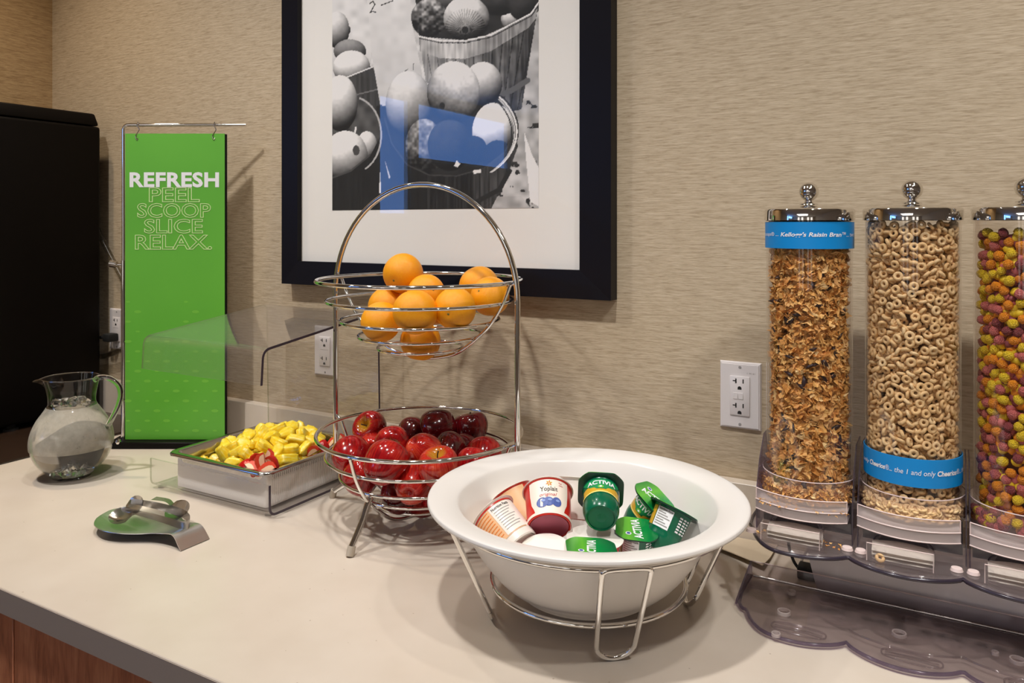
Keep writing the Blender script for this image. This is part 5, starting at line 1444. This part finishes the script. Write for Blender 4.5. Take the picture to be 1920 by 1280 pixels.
    for k in range(3):
        bm = bmesh.new()
        rows = []
        for i in range(13):
            u = -1 + 2 * i / 12
            rows.append([bm.verts.new((-0.008 + 0.035 * u, -0.0525 - 0.030 * j / 4 * (1 - 0.35 * u * u), Zr(0.1224 - 0.0050 * k) - 0.0012 * j - 0.0035 * u * u + 0.0015 * math.sin(j))) for j in range(5)])
        for A, B in zip(rows[:-1], rows[1:]):
            for j in range(4): bm.faces.new((A[j], A[j + 1], B[j + 1], B[j]))
        bmesh.ops.solidify(bm, geom=bm.faces[:], thickness=0.0008)
        fin(bm, 'paddle_blade', M['cup_white'], t, angle=180)
    bm = bmesh.new(); bm.faces.new([bm.verts.new(q) for q in ((-0.058, -0.018, 0.002), (0.058, -0.018, 0.002), (0.058, -0.018, Zr(0.150)), (-0.058, -0.018, Zr(0.150)))])
    fin(bm, 'outlet_shade', M['edge_and_shade'], t, smooth=False)  # dark sheet standing in for shade inside the arched outlet
    # label holder: clear open box in front
    hx0, hx1, hy, hz0, hz1 = -0.047, 0.0265, -0.0905, Zr(0.1062), Zr(0.1282)
    for nm, q in (('holder_front', ((hx0, hy, hz0), (hx1, hy, hz0), (hx1, hy, hz1), (hx0, hy, hz1))), ('holder_side', ((hx0, hy, hz0), (hx0, hy, hz1), (hx0, -0.052, hz1), (hx0, -0.052, hz0))), ('holder_side', ((hx1, hy, hz0), (hx1, hy, hz1), (hx1, -0.052, hz1), (hx1, -0.052, hz0)))):
        bm = bmesh.new(); bm.faces.new([bm.verts.new(p) for p in q]); fin(bm, nm, M['hopper'], t, smooth=False, recalc=False)
    tube('holder_edge', M['pale_edge'], t, [(hx0, hy, hz0), (hx0, hy, hz1), (hx1, hy, hz1), (hx1, hy, hz0)], 0.0007, seg=6)

    # ---------------- contents
    lo, hi = 0.150, (0.5290, 0.5290, 0.5190)[ui]
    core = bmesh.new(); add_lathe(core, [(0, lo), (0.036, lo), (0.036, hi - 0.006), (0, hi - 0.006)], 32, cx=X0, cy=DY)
    wp = np.array([X0, DY, 0.0])
    if ui == 0:
        items = []
        FV, FFc = [], []
        for s_ in range(8):
            g = np.linspace(-1, 1, 4); gx_, gy_ = np.meshgrid(g, g)
            th_ = np.arctan2(gy_, gx_); rr_ = np.maximum(abs(gx_), abs(gy_))
            sc = rr_ * (1 + 0.35 * np.sin(3 * th_ + s_) + 0.15 * rng.normal(size=rr_.shape))
            V = np.stack([sc * np.cos(th_), 0.72 * sc * np.sin(th_), 0.40 * rr_ ** 2 * np.sin(th_ * 2 + s_) + 0.22 * rng.normal(size=rr_.shape)], -1).reshape(-1, 3)
            FV.append(V); ii = np.arange(16).reshape(4, 4)
            FFc = np.stack([ii[:-1, :-1], ii[:-1, 1:], ii[1:, 1:], ii[1:, :-1]], -1).reshape(-1, 4)
        tri = np.concatenate([FFc[:, :3], FFc[:, [0, 2, 3]]])
        for k in range(4200):
            a = phi + (rng.random() * 2 - 1) * (1.75 if k < 3600 else PI); r = 0.0400 + 0.0085 * rng.random(); z = lo + 0.004 + (hi - lo - 0.006) * rng.random()
            nrm = (math.sin(a), -math.cos(a), 0.25)
            items.append((FV[k % 8], tri, rot_to(nrm, 0.55), 0.0050 + 0.0030 * rng.random(), wp + (r * math.sin(a), -r * math.cos(a), z)))
        for k in range(420):     # pile caught in the open cup
            a = phi + (rng.random() * 2 - 1) * 1.5; r = 0.0585 + 0.0020 * rng.random(); z = 0.1545 + 0.0165 * rng.random()
            items.append((FV[k % 8], tri, rot_to((math.sin(a), -math.cos(a), 0.1), 0.35), 0.0036 + 0.0022 * rng.random(), wp + (r * math.sin(a), -r * math.cos(a), z)))
        for k in range(90):
            items.append((FV[k % 8], tri, rot_to((0, 0, 1), 0.3), 0.0012 + 0.0015 * rng.random(), wp + (-0.058 + 0.115 * rng.random(), -0.052 - 0.022 * rng.random(), 0.1066 if k % 2 else 0.1482)))
        o = merged('bran_flakes', items, M['flake'], None, False, core)
        tag(o, 'brown crinkled bran flakes filling the left dispenser tube', 'bran flakes', kind='stuff')
        ico = bmesh.new(); bmesh.ops.create_icosphere(ico, subdivisions=1, radius=1.0)
        V = np.array([v.co[:] for v in ico.verts]); V = V * (1 + 0.2 * rng.normal(size=(len(V), 1))) * np.array([1.7, 0.8, 0.5]); ico.verts.index_update(); Fi = np.array([[v.index for v in f.verts] for f in ico.faces])
        rm = bpy.data.meshes.new('raisin'); rm.from_pydata(V.tolist(), [], Fi.tolist()); rm.shade_smooth(); rm.materials.append(M['raisin']); ico.free()
        for k in range(46):
            a = phi + (rng.random() * 2 - 1) * 1.35; z = lo + 0.012 + (0.30) * rng.random()
            single(rm, 'raisin', rot_rand(), 0.0042 + 0.002 * rng.random(), wp + (0.0470 * math.sin(a), -0.0470 * math.cos(a), z), 'dark raisin among the bran flakes behind the tube wall', 'raisin', 'raisins among the bran flakes')
    elif ui == 1:
        me_r = bpy.data.meshes.new('oat_ring'); me_r.from_pydata(RV.tolist(), [], RF.tolist()); me_r.shade_smooth(); me_r.materials.append(M['oat'])
        P_ = []
        pts = []
        # front layer by dart throwing, then filler behind it
        tries = 0
        grid = []
        while tries < 9000:
            tries += 1
            a = phi + (rng.random() * 2 - 1) * 1.65; z = lo + 0.008 + (hi - lo - 0.010) * rng.random()
            q = np.array([0.049 * math.sin(a), -0.049 * math.cos(a), z])
            if grid and np.min(np.sum((np.array(grid) - q) ** 2, 1)) < 0.0086 ** 2: continue
            grid.append(q); pts.append((a, z))
        items = []; nsing = 0
        order = sorted(range(len(pts)), key=lambda i: abs(pts[i][0] - phi))
        for rank, i in enumerate(order):
            a, z = pts[i]
            face = rng.random() < 0.42
            r = 0.0512 if face else 0.0484
            nrm = (math.sin(a), -math.cos(a), 0)
            R = rot_to(nrm, 0.22) if face else rot_to((math.cos(a) * rng.normal(), math.sin(a) * rng.normal(), 1.0 + rng.normal() * 0.5), 0.4)
            p = wp + (r * math.sin(a), -r * math.cos(a), z); sc_ = 0.92 + 0.16 * rng.random()
            if nsing < 250 and not (0.197 < z < 0.2310):
                single(me_r, 'oat_ring', R, sc_, p, 'tan oat cereal ring pressed against the front of the middle tube', 'cereal', 'oat rings in the middle dispenser tube'); nsing += 1
            else: items.append((RV, RF, R, sc_, p))
        for k in range(1500):
            a = phi + (rng.random() * 2 - 1) * (1.8 if k < 1250 else PI); r = 0.0405 + 0.005 * rng.random(); z = lo + 0.006 + (hi - lo - 0.012) * rng.random()
            items.append((RV, RF, rot_rand(), 1.0, wp + (r * math.sin(a), -r * math.cos(a), z)))
        nc = 0
        for k in range(230):
            a = phi + (rng.random() * 2 - 1) * 1.45; r = 0.0585 + 0.001 * rng.random(); z = 0.1555 + 0.0165 * rng.random()
            R = rot_to((math.sin(a), -math.cos(a), 0.8), 0.5); p = wp + (r * math.sin(a), -r * math.cos(a), z)
            if nc < 48 and k % 3 == 0:
                single(me_r, 'oat_ring', R, 0.85, p, 'pale oat ring caught in the open cup below the middle tube', 'cereal', 'oat rings in the middle cup'); nc += 1
            else: items.append((RV, RF, R, 0.85, p))
        o = merged('oat_rings', items, M['oat'], None, True, core)
        tag(o, 'tan oat cereal rings packed deeper in the middle dispenser tube', 'cereal', kind='stuff')
        pr_ = at_z(1650, 1045, 0.110)
        single(me_r, 'oat_ring', rot_to((0.2, -0.5, 1), 0.1), 1.0, (pr_.x, pr_.y, 0.1095), 'single oat ring dropped inside the middle label holder', 'cereal', None)
    else:
        ico = bmesh.new(); bmesh.ops.create_icosphere(ico, subdivisions=2, radius=1.0); ico.verts.index_update()
        V = np.array([v.co[:] for v in ico.verts]); Fi = np.array([[v.index for v in f.verts] for f in ico.faces]); ico.free()
        V = V * (1 + 0.06 * rng.normal(size=(len(V), 1))) * np.array([1.08, 1.0, 0.94])
        names = list(PUFF); mes = []
        for c_ in names:
            me = bpy.data.meshes.new('corn_puff'); me.from_pydata(V.tolist(), [], Fi.tolist()); me.shade_smooth(); me.materials.append(M['puff_' + c_]); mes.append(me)
        grid, pts, tries = [], [], 0
        while tries < 14000:
            tries += 1
            a = phi + (rng.random() * 2 - 1) * 1.7; z = lo + 0.008 + (hi - lo - 0.010) * rng.random(); rr = 0.0476 - 0.004 * rng.random()
            q = np.array([rr * math.sin(a), -rr * math.cos(a), z])
            if grid and np.min(np.sum((np.array(grid) - q) ** 2, 1)) < 0.0108 ** 2: continue
            grid.append(q); pts.append((a, z, rr))
        for k in range(60):
            a = phi + (rng.random() * 2 - 1) * 1.3
            pts.append((a, 0.1570 + 0.013 * rng.random(), 0.0560))
        by = {c_: [] for c_ in names}; ns = 0
        order = sorted(range(len(pts)), key=lambda i: (pts[i][0] - phi) + 2 * (pts[i][0] - phi > 0.25))
        for i in order:
            a, z, rr = pts[i]
            ci = rng.choice(4, p=[0.31, 0.27, 0.16, 0.26]); p = wp + (rr * math.sin(a), -rr * math.cos(a), z); sc_ = 0.0058 + 0.0009 * rng.random()
            if ns < 280:
                cup = rr > 0.05
                single(mes[ci], 'corn_puff', rot_rand(), sc_, p, '%s round corn puff %s' % (names[ci], 'in the open cup of the right dispenser' if cup else 'behind the wall of the right dispenser tube'), 'cereal', '%s corn puffs %s' % (names[ci], 'in the right cup' if cup else 'in the right tube')); ns += 1
            else: by[names[ci]].append((V, Fi, rot_rand(), sc_, p))
        for k in range(1100):
            a = phi + (rng.random() * 2 - 1) * (2.0 if k < 900 else PI); r = 0.0375 + 0.0035 * rng.random(); z = lo + 0.006 + (hi - lo - 0.012) * rng.random()
            by[names[rng.choice(4)]].append((V, Fi, rot_rand(), 0.0062, wp + (r * math.sin(a), -r * math.cos(a), z)))
        allp = [it + (names.index(c_),) for c_ in names for it in by[c_]]
        tag(merged('corn_puffs', allp, None, None, True, core, [M['puff_' + c_] for c_ in names]), 'mixed corn puffs packed deeper in the right dispenser tube', 'cereal', kind='stuff')

# ------------------------------------------------------------------ odds and ends on the counter
M['card'] = pm('beige_card', srgb(206, 188, 162), 0.6)
bm = bmesh.new()
top = [(-0.246, -0.030, 0.004), (-0.246, -0.090, 0.006), (-0.248, -0.136, 0.011), (-0.300, -0.112, 0.010), (-0.345, -0.090, 0.007), (-0.395, -0.066, 0.003), (-0.395, -0.030, 0.002)]
A = [bm.verts.new(p) for p in top]; B = [bm.verts.new((p[0], p[1], p[2] - 0.0012)) for p in top]
bm.faces.new(A); bm.faces.new(B[::-1])
for i in range(len(top)): bm.faces.new((A[i], A[(i + 1) % 7], B[(i + 1) % 7], B[i]))
bmesh.ops.triangulate(bm, faces=bm.faces[:])
tag(fin(bm, 'card_sheet', M['card'], None, smooth=False), 'beige card sheet on the counter between white bowl and splash', 'card')
pa = at_z(1507, 1072, 0.008)
ad = thing('power_adapter', 'small black power adapter with cord under the dispenser platform', 'adapter', (pa.x, max(pa.y, -0.125), 0.0))
bm = bmesh.new(); add_box(bm, -0.008, 0.020, -0.012, 0.012, 0.0004, 0.020, 0.003, 2); fin(bm, 'adapter_body', M['black_rubber'], ad)
tube('cord', M['black_rubber'], ad, smooth_path([(-0.006, 0, 0.010), (-0.016, 0.004, 0.022), (-0.024, 0.012, 0.045), (-0.030, 0.055, 0.075)], 8), 0.0022)
tube('cord', M['cup_white'], ad, smooth_path([(-0.008, 0.010, 0.004), (-0.004, 0.020, 0.022), (0.012, 0.030, 0.050), (0.03, 0.06, 0.08)], 8), 0.0020)
